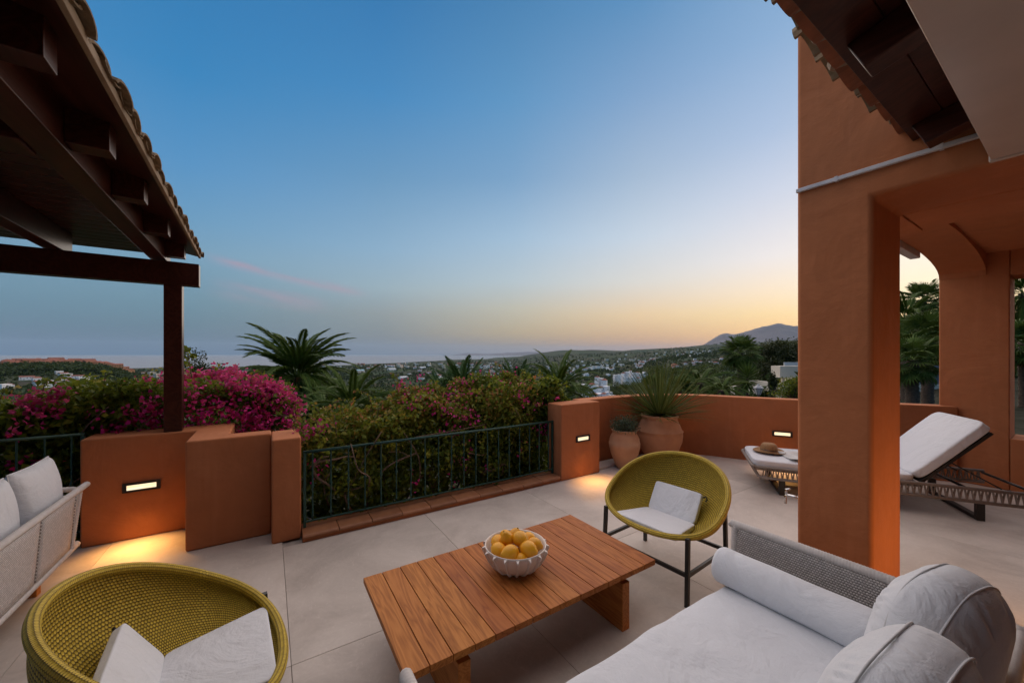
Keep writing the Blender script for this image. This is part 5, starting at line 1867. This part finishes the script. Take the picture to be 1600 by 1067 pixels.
def trunk_mesh(h, r0, r1, seed):
    g = np.random.default_rng(seed)
    prof = []
    n_ = max(6, int(h / 0.16))
    for i in range(n_ + 1):
        t = i / n_
        r = r0 + (r1 - r0) * t
        prof += [(r * 0.93, -h + h * t), (r * 1.05, -h + h * t + 0.06)]
    prof.append((0.0, 0.06))
    V, Fc = lathe(prof, 12)
    V = np.array(V)
    V[:, :2] *= (1 + 0.08 * vnoise(V, 5, seed))[:, None]
    return V, Fc


date_fr = [frond_mesh(2.6, d, 74, 0.46, MPALM, 200 + i, 0.046, 0.2) for i, d in enumerate((1.0, 1.35, 1.5, 1.5))]
date_fb = [frond_mesh(2.2, d, 60, 0.5, MPALMB, 220 + i, 0.045, 0.35) for i, d in enumerate((0.35, 0.6, 0.9, 1.2))]
fan_me = [fan_mesh(0.75, 0.75, 22, MFAN, 240 + i, f) for i, f in enumerate((0.2, 0.4, 0.6))]
fan_dry = [fan_mesh(0.7, 0.6, 16, MDRY, 250)]
yuc_me = [mdata('sword_leaf', *(lambda q: (q[0], q[1]))(([(0, -.02, 0), (0.35, -.032, -.01), (0.75, 0, -.06), (0.35, .032, -.01), (0, .02, 0), (0.3, 0, -.03)], [(0, 1, 5), (1, 2, 5), (2, 3, 5), (3, 4, 5), (4, 0, 5)])), MFAN)]


def palm(px, py, D, scale, label, kind='date', n=46, lo=-35, hi=82, seed=0, h=None, group=None, meshes=None, tr=0.2, dry=0):
    """crown heart seen at px, py, forward distance D"""
    g = np.random.default_rng(seed)
    c = at(px, py, D=D)
    gz = float(terr(np.array([c.x]), np.array([c.y]))[0])
    base = Vector((c.x, c.y, min(gz, c.z - 0.3) - 0.2))
    rt = empty('palm_tree' if kind != 'cycad' else 'cycad', base, label, 'palm', group)
    hh = c.z - base.z
    lc = np.array([0, 0, hh])
    V, Fc = trunk_mesh(hh, tr * 1.15, tr, seed)
    mesh('trunk', (V + lc, Fc), MTRUNK, rt, local=True, smooth=True)
    ms = meshes or (date_fr if kind in ('date', 'cycad') else fan_me)
    nm = 'frond' if kind in ('date', 'cycad') else 'fan_leaf'
    for i in range(n):
        u = (i + 0.5) / n
        el_ = R(hi + (lo - hi) * u ** 0.9) + g.normal() * 0.07
        az = i * 2.39996 + g.normal() * 0.12
        m_ = ms[int(np.clip(u * len(ms) + g.normal() * 0.35, 0, len(ms) - 1))]
        inst(nm, m_, rt, tuple(lc + np.array([0.06 * math.cos(az), 0.06 * math.sin(az), 0.1 * (1 - u)])), (g.normal() * 0.25, -el_, az), scale * g.uniform(0.85, 1.08))
    for i in range(dry):
        az = i * 2.399; inst('dry_leaf', fan_dry[0], rt, tuple(lc + np.array([0, 0, -0.1])), (0, R(g.uniform(55, 80)), az), scale * g.uniform(.7, .95))
    return rt


pm = palm(465, 592, 16, 1.06, 'tall date palm with wide arching crown behind the magenta bougainvillea', n=112, lo=-75, hi=82, seed=1, tr=0.3)
lc = OFF[pm]
hc = float(at(465, 596, D=16).z - lc[2])
for k in range(16):
    a = k * 2.4
    mesh('fruit_stalk', tube([(0, 0, hc - 0.1), (0.32 * math.cos(a), 0.32 * math.sin(a), hc + 0.18), (0.5 * math.cos(a), 0.5 * math.sin(a), hc - 0.2 - 0.1 * (k % 3))], [0.03, 0.035, 0.05], 5), MDATE, pm, local=True)
palm(548, 640, 11, 0.60, 'young feather palm with upright fronds right of the tall date palm', n=30, lo=0, hi=80, seed=2, tr=0.14)
palm(510, 650, 12.5, 0.5, 'low feather palm half hidden by the tall date palm', n=28, lo=-5, hi=75, seed=12, tr=0.14)
palm(722, 616, 13, 0.62, 'bluish feather palm above the hedge, centre, with upright fronds', n=26, lo=12, hi=84, seed=3, meshes=date_fb, tr=0.14)
palm(692, 620, 15, 0.55, 'smaller bluish feather palm left of the centre palm', n=22, lo=10, hi=80, seed=4, meshes=date_fb, tr=0.12)
palm(808, 616, 15, 0.62, 'pale feather palm above the hedge between centre and pier', n=26, lo=10, hi=84, seed=5, meshes=date_fb, tr=0.14)
palm(872, 612, 13, 0.62, 'green feather palm just left of the square pier', n=30, lo=-10, hi=84, seed=6, tr=0.15)
palm(905, 622, 15, 0.42, 'low spreading palm between the pier and the white village', n=24, lo=-15, hi=60, seed=16, tr=0.15)
palm(1157, 552, 24, 0.86, 'fan palm standing above the parapet left of the house', 'fan', n=52, lo=-60, hi=80, seed=7, tr=0.16, dry=10)
palm(1060, 612, 14, 0.40, 'bushy fan palm behind the spiky potted plant', 'fan', n=46, lo=-10, hi=85, seed=8, tr=0.14)
palm(1095, 600, 17, 0.50, 'dark cycad with drooping fronds behind the parapet', 'cycad', n=34, lo=-35, hi=55, seed=9, tr=0.16)
palm(1128, 612, 15, 0.42, 'dark feather palm with low fronds right of the cycad', 'cycad', n=30, lo=-30, hi=55, seed=19, tr=0.16)
palm(1018, 606, 16, 0.36, 'small fan palm peeking out behind the spiky plant', 'fan', n=34, lo=-10, hi=85, seed=18, tr=0.12)
c = at(1167, 592, D=20)
yu = empty('yucca', (c.x, c.y, -2.6), 'yucca with drooping sword leaves below the fan palm', 'plant')
mesh('trunk', tube([(0, 0, 0), (0.03, 0, c.z + 2.6)], [0.1, 0.07], 8), MTRUNK, yu, local=True)
g = np.random.default_rng(33)
for i in range(120):
    az = i * 2.4; u = i / 120
    inst('sword_leaf', yuc_me[0], yu, (0.03, 0, c.z + 2.6 + 0.25 - u * 0.5), (g.normal() * .2, R(-75 + 130 * u), az), g.uniform(0.95, 1.25))
# palms seen through the porch
palm(1444, 468, 27, 0.95, 'tall fan palm seen through the porch arch, head against the glow', 'fan', n=46, lo=-50, hi=80, seed=21, tr=0.14, dry=14)
palm(1415, 500, 22, 0.9, 'feather palm seen through the porch at its left edge', n=40, lo=-40, hi=80, seed=22, tr=0.2)
palm(1450, 530, 17, 0.95, 'bushy fan palm seen through the porch', 'fan', n=52, lo=-60, hi=80, seed=23, tr=0.2, dry=12)
palm(1425, 565, 15, 0.8, 'low fan palm seen through the porch above the parapet', 'fan', n=46, lo=-60, hi=70, seed=24, tr=0.2, dry=8)
palm(1600, 460, 22, 0.95, 'palm seen through the porch window at the right edge', n=44, lo=-50, hi=80, seed=25, tr=0.2)
palm(1604, 540, 16, 0.85, 'fan palm filling the porch window at the right edge', 'fan', n=48, lo=-60, hi=80, seed=26, tr=0.2, dry=8)


# ------------------------------------------------------------------ broad trees and shrubs near the terrace
def tree(px, py, D, w, h, label, mat=MLTREE, N=5000, leaf=0.12, seed=0, blobs=9, group=None, nm='tree', cat='tree'):
    """crown centre at px, py; w and h are crown half sizes in metres"""
    g = np.random.default_rng(seed)
    c = np.array(at(px, py, D=D))
    gz = float(terr(np.array([c[0]]), np.array([c[1]]))[0]) - 0.3
    base = (c[0], c[1], min(gz, c[2] - h))
    rt = empty(nm, base, label, cat, group)
    hh = c[2] - base[2]
    P = []
    branch([np.array(base), np.array(base) + np.array([g.normal() * .1, g.normal() * .1, hh * 0.5]), c + np.array([0, 0, h * 0.4])], 0.04 * h + 0.06, 0.03, rt, MTRUNK, nm='trunk', n=8)
    for k in range(blobs):
        o_ = np.array([g.uniform(-1, 1) * w * 0.6, g.uniform(-1, 1) * w * 0.6, g.uniform(-0.85, 0.75) * h])
        s_ = g.uniform(0.35, 0.6) * (1 - 0.3 * abs(o_[2]) / h)
        P.append(blob_points(N // blobs, c + o_, (w * s_, w * s_, h * s_ * 0.75), seed * 31 + k, 0.6, 0.35))
        branch([c + np.array([0, 0, -h * 0.6]), c + o_ * 0.5 + np.array([0, 0, -h * .1]), c + o_], 0.05, 0.015, rt, MTRUNK, k=3, nm='limb', n=5)
    leaf_cloud('crown', np.concatenate(P), leaf, mat, rt, 0.2, seed, off=OFF[rt])
    return rt


tree(1222, 574, 55, 4.2, 3.9, 'dark pine behind the white house, against the mountain', MLPINE, 9000, 0.34, 301, 14)
tree(1262, 566, 60, 5.0, 4.6, 'dark pine partly hidden by the house corner', MLPINE, 9000, 0.36, 302, 14)
tree(1195, 582, 70, 3.6, 3.8, 'rounded dark pine at the left of the pine group', MLPINE, 7000, 0.34, 303, 12)
tree(1085, 592, 45, 3.2, 2.2, 'dense green shrub behind the cycad on the slope', MLTREE, 6000, 0.2, 304)
tree(1130, 590, 50, 4.0, 2.6, 'dark green shrub left of the fan palm trunk', MLTREE, 6000, 0.22, 305)
tree(1050, 596, 60, 4.0, 2.4, 'green bush on the slope behind the spiky potted plant', MLTREE, 5000, 0.24, 306)
tree(966, 606, 470, 12, 10, 'dark trees beside the white village', MLTREE, 5000, 0.8, 307, 12)
tree(992, 603, 620, 22, 8, 'dark grove under the upper white village', MLTREE, 6000, 0.8, 308, 16)
tree(1440, 590, 40, 6.0, 4.5, 'dark tree behind the palms seen through the porch', MLTREE, 7000, 0.3, 309, 14)
tree(1490, 560, 45, 7.0, 6.5, 'dark tree behind the pillar of the porch', MLPINE, 5000, 0.35, 310, 14)
tree(1605, 560, 40, 5.0, 7.0, 'dark tree behind the porch window', MLTREE, 6000, 0.3, 311, 14)
for k_, (px_, py_, D_, w_, h_, lb_) in enumerate([(410, 655, 26, 2.6, 2.0, 'dark green bush left under the date palm crown'), (590, 648, 20, 1.8, 1.3, 'green bush right of the young feather palm'), (640, 640, 24, 2.0, 1.4, 'green bush between the young palm and the centre palms'),
                                                  (455, 668, 14, 1.6, 1.2, 'yellow-green bush directly below the date palm'), (765, 628, 26, 2.2, 1.3, 'green bush between the two centre palms'), (840, 622, 30, 2.2, 1.3, 'green bush left of the palm by the pier'), (350, 612, 60, 4.0, 2.6, 'dark bush in the gap between conifer and date palm')]):
    tree(px_, py_, D_, w_, h_, lb_, MLTREE, 5000, 0.16 if D_ < 40 else 0.3, 330 + k_)
tree(330, 600, 22, 1.3, 2.0, 'small conifer between the post and the date palm', MLPINE, 5000, 0.12, 312, 10)
tree(395, 640, 12, 1.3, 0.9, 'yellow-green shrub below the date palm', MLHEDGE, 5000, 0.08, 313, 9)
tree(1240, 618, 14, 0.7, 0.9, 'slim green shrub at the house corner above the parapet', MLHEDGE, 3000, 0.08, 314, 8)
tree(1210, 618, 16, 0.25, 0.9, 'narrow dark cypress bush beside the street lantern', MLPINE, 2500, 0.07, 315, 6)
# ------------------------------------------------------------------ houses
def ground_at(px, D):
    a = (px - CX) / F
    x, y = D * (fx + a * rx), D * (fy + a * ry)
    return x, y, float(terr(np.array([x]), np.array([y]))[0])


def house_vf(w, d, h, roof):
    """simple house body with a pitched, hipped or flat roof; returns walls, roof"""
    walls = box(-w / 2, w / 2, -d / 2, d / 2, -4, h)
    e = 0.35
    if roof == 'flat':
        r = box(-w / 2 - .1, w / 2 + .1, -d / 2 - .1, d / 2 + .1, h + 0.01, h + 0.45)
    elif roof == 'hip':
        k = min(w, d) * 0.28
        V = [(-w / 2 - e, -d / 2 - e, h + .01), (w / 2 + e, -d / 2 - e, h + .01), (w / 2 + e, d / 2 + e, h + .01), (-w / 2 - e, d / 2 + e, h + .01), (-w / 2 + d * 0.45, 0, h + k), (w / 2 - d * 0.45, 0, h + k)]
        r = (V, [(0, 1, 5, 4), (1, 2, 5), (2, 3, 4, 5), (3, 0, 4), (3, 2, 1, 0)])
    else:
        k = d * 0.22
        V = [(-w / 2 - e, -d / 2 - e, h + .01), (w / 2 + e, -d / 2 - e, h + .01), (w / 2 + e, d / 2 + e, h + .01), (-w / 2 - e, d / 2 + e, h + .01), (-w / 2 - e, 0, h + k), (w / 2 + e, 0, h + k)]
        r = (V, [(0, 1, 5, 4), (1, 2, 5), (2, 3, 4, 5), (3, 0, 4), (3, 2, 1, 0)])
    return walls, r


deep_me = mdata('retaining_wall', *box(-0.5, 0.5, -0.5, 0.5, -1.0, -0.14), MWHITE)
H_ME = {}
def house_meshes(key, w, d, h, roof, wm_, rm_, wins):
    if key in H_ME: return H_ME[key]
    wl_, rf_ = house_vf(w, d, h, roof)
    win = mdata('window', *box(-0.55, 0.55, -0.06, 0.05, -0.75, 0.75), MDGLASS)
    H_ME[key] = (dmesh('wall', wl_, wm_), dmesh('roof', rf_, rm_), win, w, d, h)
    return H_ME[key]


KINDS_H = {
    'white_flat': (10, 8, 5.5, 'flat', MWHITE, MWHITE), 'white_flat_low': (14, 9, 3.6, 'flat', MWHITE, MWHITE), 'white_tile': (11, 8, 5, 'hip', MWHITE, MROOF),
    'white_tile_long': (18, 9, 6, 'gable', MWHITE, MROOF), 'white_tower': (6, 6, 8, 'hip', MWHITE, MROOF), 'ochre': (13, 10, 8, 'hip', MOCHRE, MROOF), 'ochre_long': (22, 11, 9, 'gable', MOCHRE, MROOF),
    'cream': (16, 10, 9, 'flat', MCREAM, MCREAM), 'cream_block': (14, 12, 14, 'flat', MCREAM, MCREAM), 'shed': (46, 30, 9, 'gable', MWHITE, MGREYROOF), 'blue_shed': (50, 34, 12, 'gable', MCREAM, MBLUEROOF)}


def house(kind, px, D, rz, label, group, s=1.0, windows=0, dz=0.0, cat='house', deep=False):
    x, y, z = ground_at(px, D)
    w_, d_, h_, rf_, wm_, rm_ = KINDS_H[kind]
    mw, mr, mwin, w, d, h = house_meshes(kind, w_, d_, h_, rf_, wm_, rm_, windows)
    rt = empty('building', (x, y, z + dz), label, cat, group, rz=rz)
    rt.scale = (s, s, s)
    inst('wall', mw, rt)
    if deep: inst('retaining_wall', deep_me, rt, (0, 0, 0), (0, 0, 0), (w * 0.96, d * 0.96, 26))
    inst('roof', mr, rt)
    if windows:
        # rows of windows on the sides that look up to the terrace
        for side in range(4):
            a = side * math.pi / 2
            nrm = Vector((math.sin(a), -math.cos(a), 0))
            wn_ = Vector((math.cos(rz) * nrm.x - math.sin(rz) * nrm.y, math.sin(rz) * nrm.x + math.cos(rz) * nrm.y, 0))
            if wn_.dot(Vector((-x, -y, 0))) < 0.25 * math.hypot(x, y): continue
            half, dist = (w / 2, d / 2) if side % 2 == 0 else (d / 2, w / 2)
            nx_ = max(1, int(half * 2 / 3.2))
            for fl_ in range(max(1, int(h / 2.8))):
                for i in range(nx_):
                    if random.random() < 0.25: continue
                    t = -half + (i + 0.5) * 2 * half / nx_
                    p = nrm * dist + Vector((math.cos(a), math.sin(a), 0)) * t + Vector((0, 0, 1.5 + 2.8 * fl_))
                    inst('window', mwin, rt, p, (0, 0, a), random.choice((0.8, 1.0, 1.1)))
    return rt


ORD = ['first', 'second', 'third', 'fourth', 'fifth', 'sixth', 'seventh', 'eighth', 'ninth', 'tenth', 'eleventh', 'twelfth', 'thirteenth', 'fourteenth', 'fifteenth', 'sixteenth', 'seventeenth', 'eighteenth', 'nineteenth', 'twentieth']
TENS = {2: 'twenty', 3: 'thirty', 4: 'forty'}


def ordinal(i):
    if i < 20: return ORD[i]
    t, u = divmod(i + 1, 10)
    return {3: 'thirtieth', 4: 'fortieth', 5: 'fiftieth'}[t] if u == 0 else TENS[t] + '-' + ORD[u - 1]


rr = random.Random(5)
# stepped white village nearest to the parapet
VG = 'houses of the near white village'
VL = {'white_flat': 'white flat-roofed house in the near white village', 'white_flat_low': 'low white house with roof terrace in the near white village', 'white_tile': 'white house with small red roof in the near white village', 'white_tower': 'slim white house rising from the near white village'}


def base_dz(px, D, py):
    return (H - (py - CY) / F * D) - ground_at(px, D)[2]


for px, py, D, k in [(917, 604, 560, 'white_flat_low'), (925, 606, 555, 'white_tile'), (933, 597, 575, 'white_tower'), (938, 596, 580, 'white_flat'), (944, 599, 570, 'white_tile'), (930, 608, 550, 'white_flat'), (938, 610, 545, 'white_tile'),
                     (947, 609, 548, 'white_flat'), (935, 619, 530, 'white_flat_low'), (943, 620, 528, 'white_tile'), (951, 618, 532, 'white_flat'), (956, 621, 526, 'white_flat_low'), (928, 622, 524, 'white_tile'), (920, 621, 526, 'white_flat'), (949, 628, 515, 'white_tile_long'), (934, 630, 512, 'white_flat')]:
    house(k, px, D, R(rr.choice((-30, 20, -15, 35))), VL.get(k, VL['white_tile']), VG, rr.uniform(0.85, 1.05), 1, base_dz(px, D, py), deep=True)
for px, py, D, k in [(963, 588, 820, 'white_flat_low'), (968, 589, 812, 'white_flat'), (974, 586, 825, 'white_tile'), (980, 585, 830, 'white_flat'), (985, 584, 838, 'white_tower'), (990, 586, 826, 'white_flat'), (996, 585, 832, 'white_tile'), (1002, 586, 828, 'white_flat_low'), (1008, 585, 830, 'white_flat'), (979, 592, 805, 'white_flat_low'), (988, 593, 800, 'white_flat'), (997, 594, 800, 'white_tile')]:
    house(k, px, D, R(rr.choice((-30, 20, -15, 35))), 'white house in the upper village row just above the spiky plant', 'houses of the upper white village', rr.uniform(0.8, 1.05), 1, base_dz(px, D, py), deep=True)


def scatter(nn, pxr, Dr, kinds, label, group, s=(0.8, 1.2), seed=1, fn=None, windows=0):
    g_ = random.Random(seed)
    for i in range(nn):
        px = g_.uniform(*pxr); D = math.exp(g_.uniform(math.log(Dr[0]), math.log(Dr[1])))
        if fn: px, D = fn(g_, px, D)
        k = g_.choice(kinds)
        house(k, px, D, R(g_.uniform(-60, 60)), label, group, g_.uniform(*s), windows)


scatter(42, (880, 1015), (1400, 2200), ['white_flat', 'white_tile', 'white_tile_long', 'white_flat_low'], 'tiny white villa among the trees on the far slope above the village', 'villas on the far slope', (1.0, 1.7), 2)
scatter(30, (890, 1110), (2200, 3800), ['white_flat', 'white_tile_long', 'cream', 'white_flat_low'], 'tiny pale house high on the far hillside towards the mountain', 'houses on the far hillside', (1.1, 1.9), 3)
scatter(10, (1070, 1130), (1100, 1500), ['white_flat', 'white_tile', 'white_flat_low'], 'white villa on the hillside left of the fan palm', 'villas left of the fan palm', (0.9, 1.3), 4)
scatter(4, (1050, 1062), (1150, 1250), ['white_tile', 'ochre'], 'pale building with red roof on the hillside above the bushy palm', 'buildings above the bushy palm', (1.0, 1.3), 5)
scatter(49, (480, 780), (2900, 4700), ['white_tile_long', 'cream', 'white_flat_low', 'ochre_long', 'white_tile'], 'tiny pale building in the coastal town below the sea line', 'coastal town buildings', (1.4, 2.6), 6)
scatter(30, (640, 900), (1500, 3000), ['white_flat', 'white_tile', 'cream', 'white_tile_long'], 'tiny pale house on the wooded valley floor', 'valley houses', (1.0, 1.8), 7)
scatter(16, (330, 430), (1300, 2800), ['cream', 'white_tile', 'white_flat', 'ochre'], 'tiny pale house seen left of the date palm crown', 'houses left of the date palm', (1.0, 1.6), 8)
house('blue_shed', 562, 2300, R(25), 'long industrial hall with a blue-green roof right of the date palm', 'industrial halls', 1.0, 0, cat='hall')
house('shed', 612, 2600, R(10), 'long pale industrial hall in the valley, behind the blue one', 'industrial halls', 1.1, 0, cat='hall')
house('shed', 630, 1650, R(15), 'white greenhouse hall in the valley fields', 'industrial halls', 0.8, 0, cat='hall')
house('shed', 660, 2900, R(5), 'pale industrial hall near the coastal town', 'industrial halls', 1.0, 0, cat='hall')
# red-roofed town on the wooded hill at the left
g_ = random.Random(11)
for i in range(42):
    px = 8 + 200 * (i + g_.uniform(-0.3, 0.3)) / 42
    D = 1560 + g_.uniform(-40, 60) if i % 2 else 1500 + g_.uniform(-30, 30)
    house(g_.choice(['ochre', 'ochre', 'ochre_long']), px, D / math.sqrt(1 + ((px - 800) / 588) ** 2), R(g_.uniform(20, 70)), 'terracotta house with red roof in the row crowning the left hill', 'red-roofed houses on the left hill', g_.uniform(0.95, 1.3), 1 if i % 3 == 0 else 0, 3.0)
g_ = random.Random(12)
for px, D in [(42, 640), (50, 650), (58, 630), (66, 560), (72, 530), (80, 535), (90, 545), (92, 760), (99, 740), (106, 725), (114, 705), (122, 690), (130, 680), (138, 660), (147, 645), (156, 630), (166, 615), (6, 520), (14, 530), (102, 640), (86, 600), (74, 600), (112, 600)]:
    house(g_.choice(['white_flat', 'white_flat_low', 'white_tile', 'white_tile_long']), px, D, R(g_.uniform(10, 60)), 'white villa on the slope below the left hill, above the hedge', 'white villas below the left hill', g_.uniform(0.7, 1.1), 1)
g_ = random.Random(13)
for i in range(22):
    px = g_.uniform(205, 335); D = g_.uniform(1500, 2300)
    house(g_.choice(['cream_block', 'cream', 'ochre', 'white_tile_long']), px, D, R(g_.uniform(10, 60)), 'cream apartment block in the cluster beside the pergola post', 'apartment blocks beside the post', g_.uniform(1.1, 1.7), 1)

# modern villa beside the house corner, with its terrace walls
c = at(1219, 590, D=34)
mv = empty('modern_villa', (c.x, c.y, -2.4), 'modern white villa with overhanging upper floor at the house corner', 'house', rz=-YAW)
def mvb(nm, x0, x1, y0, y1, z0, z1, m): return mesh(nm, box(x0, x1, y0, y1, z0 + 2.4, z1 + 2.4), m, mv, local=True)
zt_, zb_ = at(1219, 572, D=34).z, at(1219, 590, D=34).z
mvb('upper_floor', 0, 9, 0, 1.2, zb_, zt_, MCREAM)
mvb('roof_rail', 0.6, 9, 0.3, 0.4, zt_ + 0.02, zt_ + 0.35, MGREYROOF)
mvb('column', 0.50, 0.72, 0.4, 0.62, -2.4, zb_ - 0.01, MCREAM)
mvb('lower_floor', 2.5, 9, 2.0, 3, -2.4, zb_ - 0.01, MCREAM)
mvb('window', 3.0, 6.5, 1.93, 1.99, -1.0, zb_ - 0.4, MDGLASS)
mvb('terrace_slab', -2.2, 9, -3.2, 4, -2.4, -1.55, MCREAM)
mvb('terrace_wall', -2.2, -1.9, -3.2, 1, -1.545, -0.75, MCREAM)
mvb('terrace_wall', -1.895, 1.2, -3.2, -2.9, -1.545, -0.75, MCREAM)
# street lantern beyond the parapet
c = at(1185, 612, D=13)
sl = empty('street_lantern', (c.x, c.y, -1.8), 'white-glazed street lantern on a dark pole beyond the parapet', 'lantern')
zl = c.z + 1.8
mesh('pole', tube([(0, 0, 0), (0, 0, zl - 0.10)], 0.035, 8), MBLACK, sl, local=True, smooth=True)
lgl = mesh('lantern_glass', lathe([(0.07, zl - 0.10), (0.14, zl + 0.12), (0.14, zl + 0.125), (0.0, zl + 0.126)], 6), simple('opal_glass', (0.62, 0.62, 0.6), None, 10, 0.3), sl, local=True)
mesh('lantern_roof', lathe([(0.165, zl + 0.128), (0.15, zl + 0.15), (0.06, zl + 0.225), (0.03, zl + 0.235), (0.03, zl + 0.27), (0.0, zl + 0.29)], 6), simple('lantern_cap', (0.35, 0.36, 0.37), None, 10, 0.5), sl, local=True)
for k in range(6):
    a = 2 * math.pi * k / 6
    mesh('lantern_bar', tube([(0.072 * math.cos(a), 0.072 * math.sin(a), zl - 0.1), (0.143 * math.cos(a), 0.143 * math.sin(a), zl + 0.125)], 0.007, 4), MBLACK, lgl, local=True)
# neighbour's wall and blue fence seen through the porch
c = at(1440, 600, D=24)
fn_ = empty('garden_fence', (c.x, c.y, -1.2), 'bluish garden fence with pale wall seen through the porch', 'fence', rz=-YAW)
mesh('base_wall', box(-3, 5, 0, 0.25, 0, 0.9), MCREAM, fn_, local=True)
fb = simple('blue_grey_paint', (0.10, 0.13, 0.18), None, 4, 0.6)
for k in range(40):
    mesh('slat', box(-3 + k * 0.2, -3 + k * 0.2 + 0.17, 0.08, 0.12, 0.905, 2.1), fb, fn_, local=True)

# the farthest houses read as one mass of pale specks
def far_town():
    g_ = random.Random(99)
    V, Fc = [], []
    for n_, pr_, Dr in ((80, (470, 800), (3000, 4700)), (40, (880, 1110), (1700, 4200)), (20, (640, 900), (1800, 3200))):
        for i in range(n_):
            px = g_.uniform(*pr_); D = math.exp(g_.uniform(math.log(Dr[0]), math.log(Dr[1])))
            x, y, z = ground_at(px, D)
            if z < SEA + 3: continue
            w, d, h, rz_ = g_.uniform(9, 26), g_.uniform(8, 16), g_.uniform(5, 13), g_.uniform(-1, 1)
            v, f = box(-w / 2, w / 2, -d / 2, d / 2, -3, h)
            c_, s_ = math.cos(rz_), math.sin(rz_)
            n0 = len(V)
            V += [(x + a * c_ - b * s_, y + a * s_ + b * c_, z + q) for a, b, q in v]
            Fc += [tuple(i_ + n0 for i_ in q) for q in f]
    tag(mesh('far_town', (V, Fc), MWHITE), 'mass of tiny pale houses far across the valley', 'town', kind='stuff')


far_town()

# ------------------------------------------------------------------ woods and scrub in the valley: one mass
def forest():
    g = np.random.default_rng(77)
    XYZ, S = [], []
    def addp(px, D, s):
        a = (px - CX) / F
        x, y = D * (fx + a * rx), D * (fy + a * ry)
        z = terr(x, y)
        keep = z > SEA + 2.5
        XYZ.append(np.stack([x, y, z], 1)[keep]); S.append(s[keep])
    # scrub and trees from near to far
    for n_, d0, d1, s0, s1, p0, p1 in [(500, 26, 80, 0.8, 1.8, -100, 1750), (1500, 80, 250, 1.4, 3.6, -100, 1750), (2600, 250, 700, 2.0, 5.0, -100, 1700), (5600, 700, 1600, 3.0, 6.5, -80, 1380), (6000, 1600, 3600, 4.5, 9, -60, 1300), (2600, 3600, 7000, 6, 12, 400, 1650)]:
        px = g.uniform(p0, p1, n_ * 2); D = np.exp(g.uniform(math.log(d0), math.log(d1), n_ * 2))
        q = np.stack([px * D / 588, D * 1.3], 1)
        cl = vnoise(q, 3.0 / d1 * 6, 5) + 0.7 * vnoise(q, 9.0 / d1 * 6, 6)
        k = cl > -0.45
        addp(px[k][:n_], D[k][:n_], g.uniform(s0, s1, k.sum())[:n_])
    # dense wood on the flank of the left hill
    px = g.uniform(-60, 230, 1900); r = g.uniform(1200, 1455, 1900)
    addp(px, r / np.sqrt(1 + ((px - 800) / 588) ** 2), g.uniform(5, 9, 1900))
    P = np.concatenate(XYZ); S_ = np.concatenate(S)
    # keep clear of the buildings
    B = np.array([(o.location.x, o.location.y, max(o.scale[0], 0.4) * 9) for o in bpy.data.objects if o.name.startswith('building')])
    ok = np.ones(len(P), bool)
    cam_dir = P[:, :2] / np.linalg.norm(P[:, :2], axis=1)[:, None]
    for bx, by, br in B:
        d = np.array([bx, by]) ; L = np.linalg.norm(d); u = d / L
        al = P[:, 0] * u[0] + P[:, 1] * u[1]; ac = np.abs(P[:, 0] * u[1] - P[:, 1] * u[0])
        ok &= ~((ac < br * 0.8) & (al < L + br) & (al > L - max(4 * br, 0.035 * L)))
    P, S_ = P[ok], S_[ok]
    K = 30
    d = g.normal(size=(len(P), K, 3)); d /= np.linalg.norm(d, axis=2)[:, :, None]
    lump = 1 + 0.45 * np.sin(d[:, :, 0] * 5 + g.uniform(0, 6, (len(P), 1))) * np.sin(d[:, :, 2] * 4 + g.uniform(0, 6, (len(P), 1)))
    tall = g.uniform(0.6, 1.15, (len(P), 1, 1)) * np.array([0, 0, 1]) + np.array([1, 1, 0]) * g.uniform(0.55, 0.95, (len(P), 1, 1))
    Q = P[:, None, :] + np.array([0, 0, 0.62]) * S_[:, None, None] + d * lump[:, :, None] * S_[:, None, None] * 0.72 * tall
    sz = np.repeat(S_ * 0.62, K)
    rn = np.clip(np.repeat(g.random(len(P)), K) * 0.6 + g.random(len(P) * K) * 0.4, 0, 1)
    o = leaf_cloud('valley_woods', Q.reshape(-1, 3), sz, MLFAR, None, 0.3, 5, 0.85, rnd=rn)
    tag(o, 'woods and scrub covering the valley and the hills', 'woods', kind='stuff')
    print('FOREST', len(P), len(Q.reshape(-1, 3)) * 2)


forest()


# tell the houses of each cluster apart by their order from the left
byg = {}
for o in list(bpy.data.objects):
    if o.name.startswith('building') and 'group' in o: byg.setdefault((o['group'], o['label']), []).append(o)
for (g_, lab), os_ in byg.items():
    if len(os_) < 2 or len(os_) > 49: continue
    os_.sort(key=lambda o: (o.location.x * rx + o.location.y * ry) / (o.location.x * fx + o.location.y * fy))
    for i, o in enumerate(os_):
        o['label'] = lab.split(',')[0] + ', ' + ordinal(i) + ' from left'
# ------------------------------------------------------------------ haze over land and sea
def haze():
    n = NT('valley_haze')
    pv = n.add('VolumePrincipled')
    pv.inputs['Color'].default_value = (0.36, 0.52, 0.70, 1)
    pv.inputs['Density'].default_value = HAZE
    pv.inputs['Anisotropy'].default_value = 0.3
    n.l(pv.outputs[0], n.out.inputs['Volume'])
    o = mesh('haze', box(-62000, 62000, -62000, 62000, -230, 1450), n.m)
    tag(o, kind='stuff')


HAZE = 1.5e-5
haze()
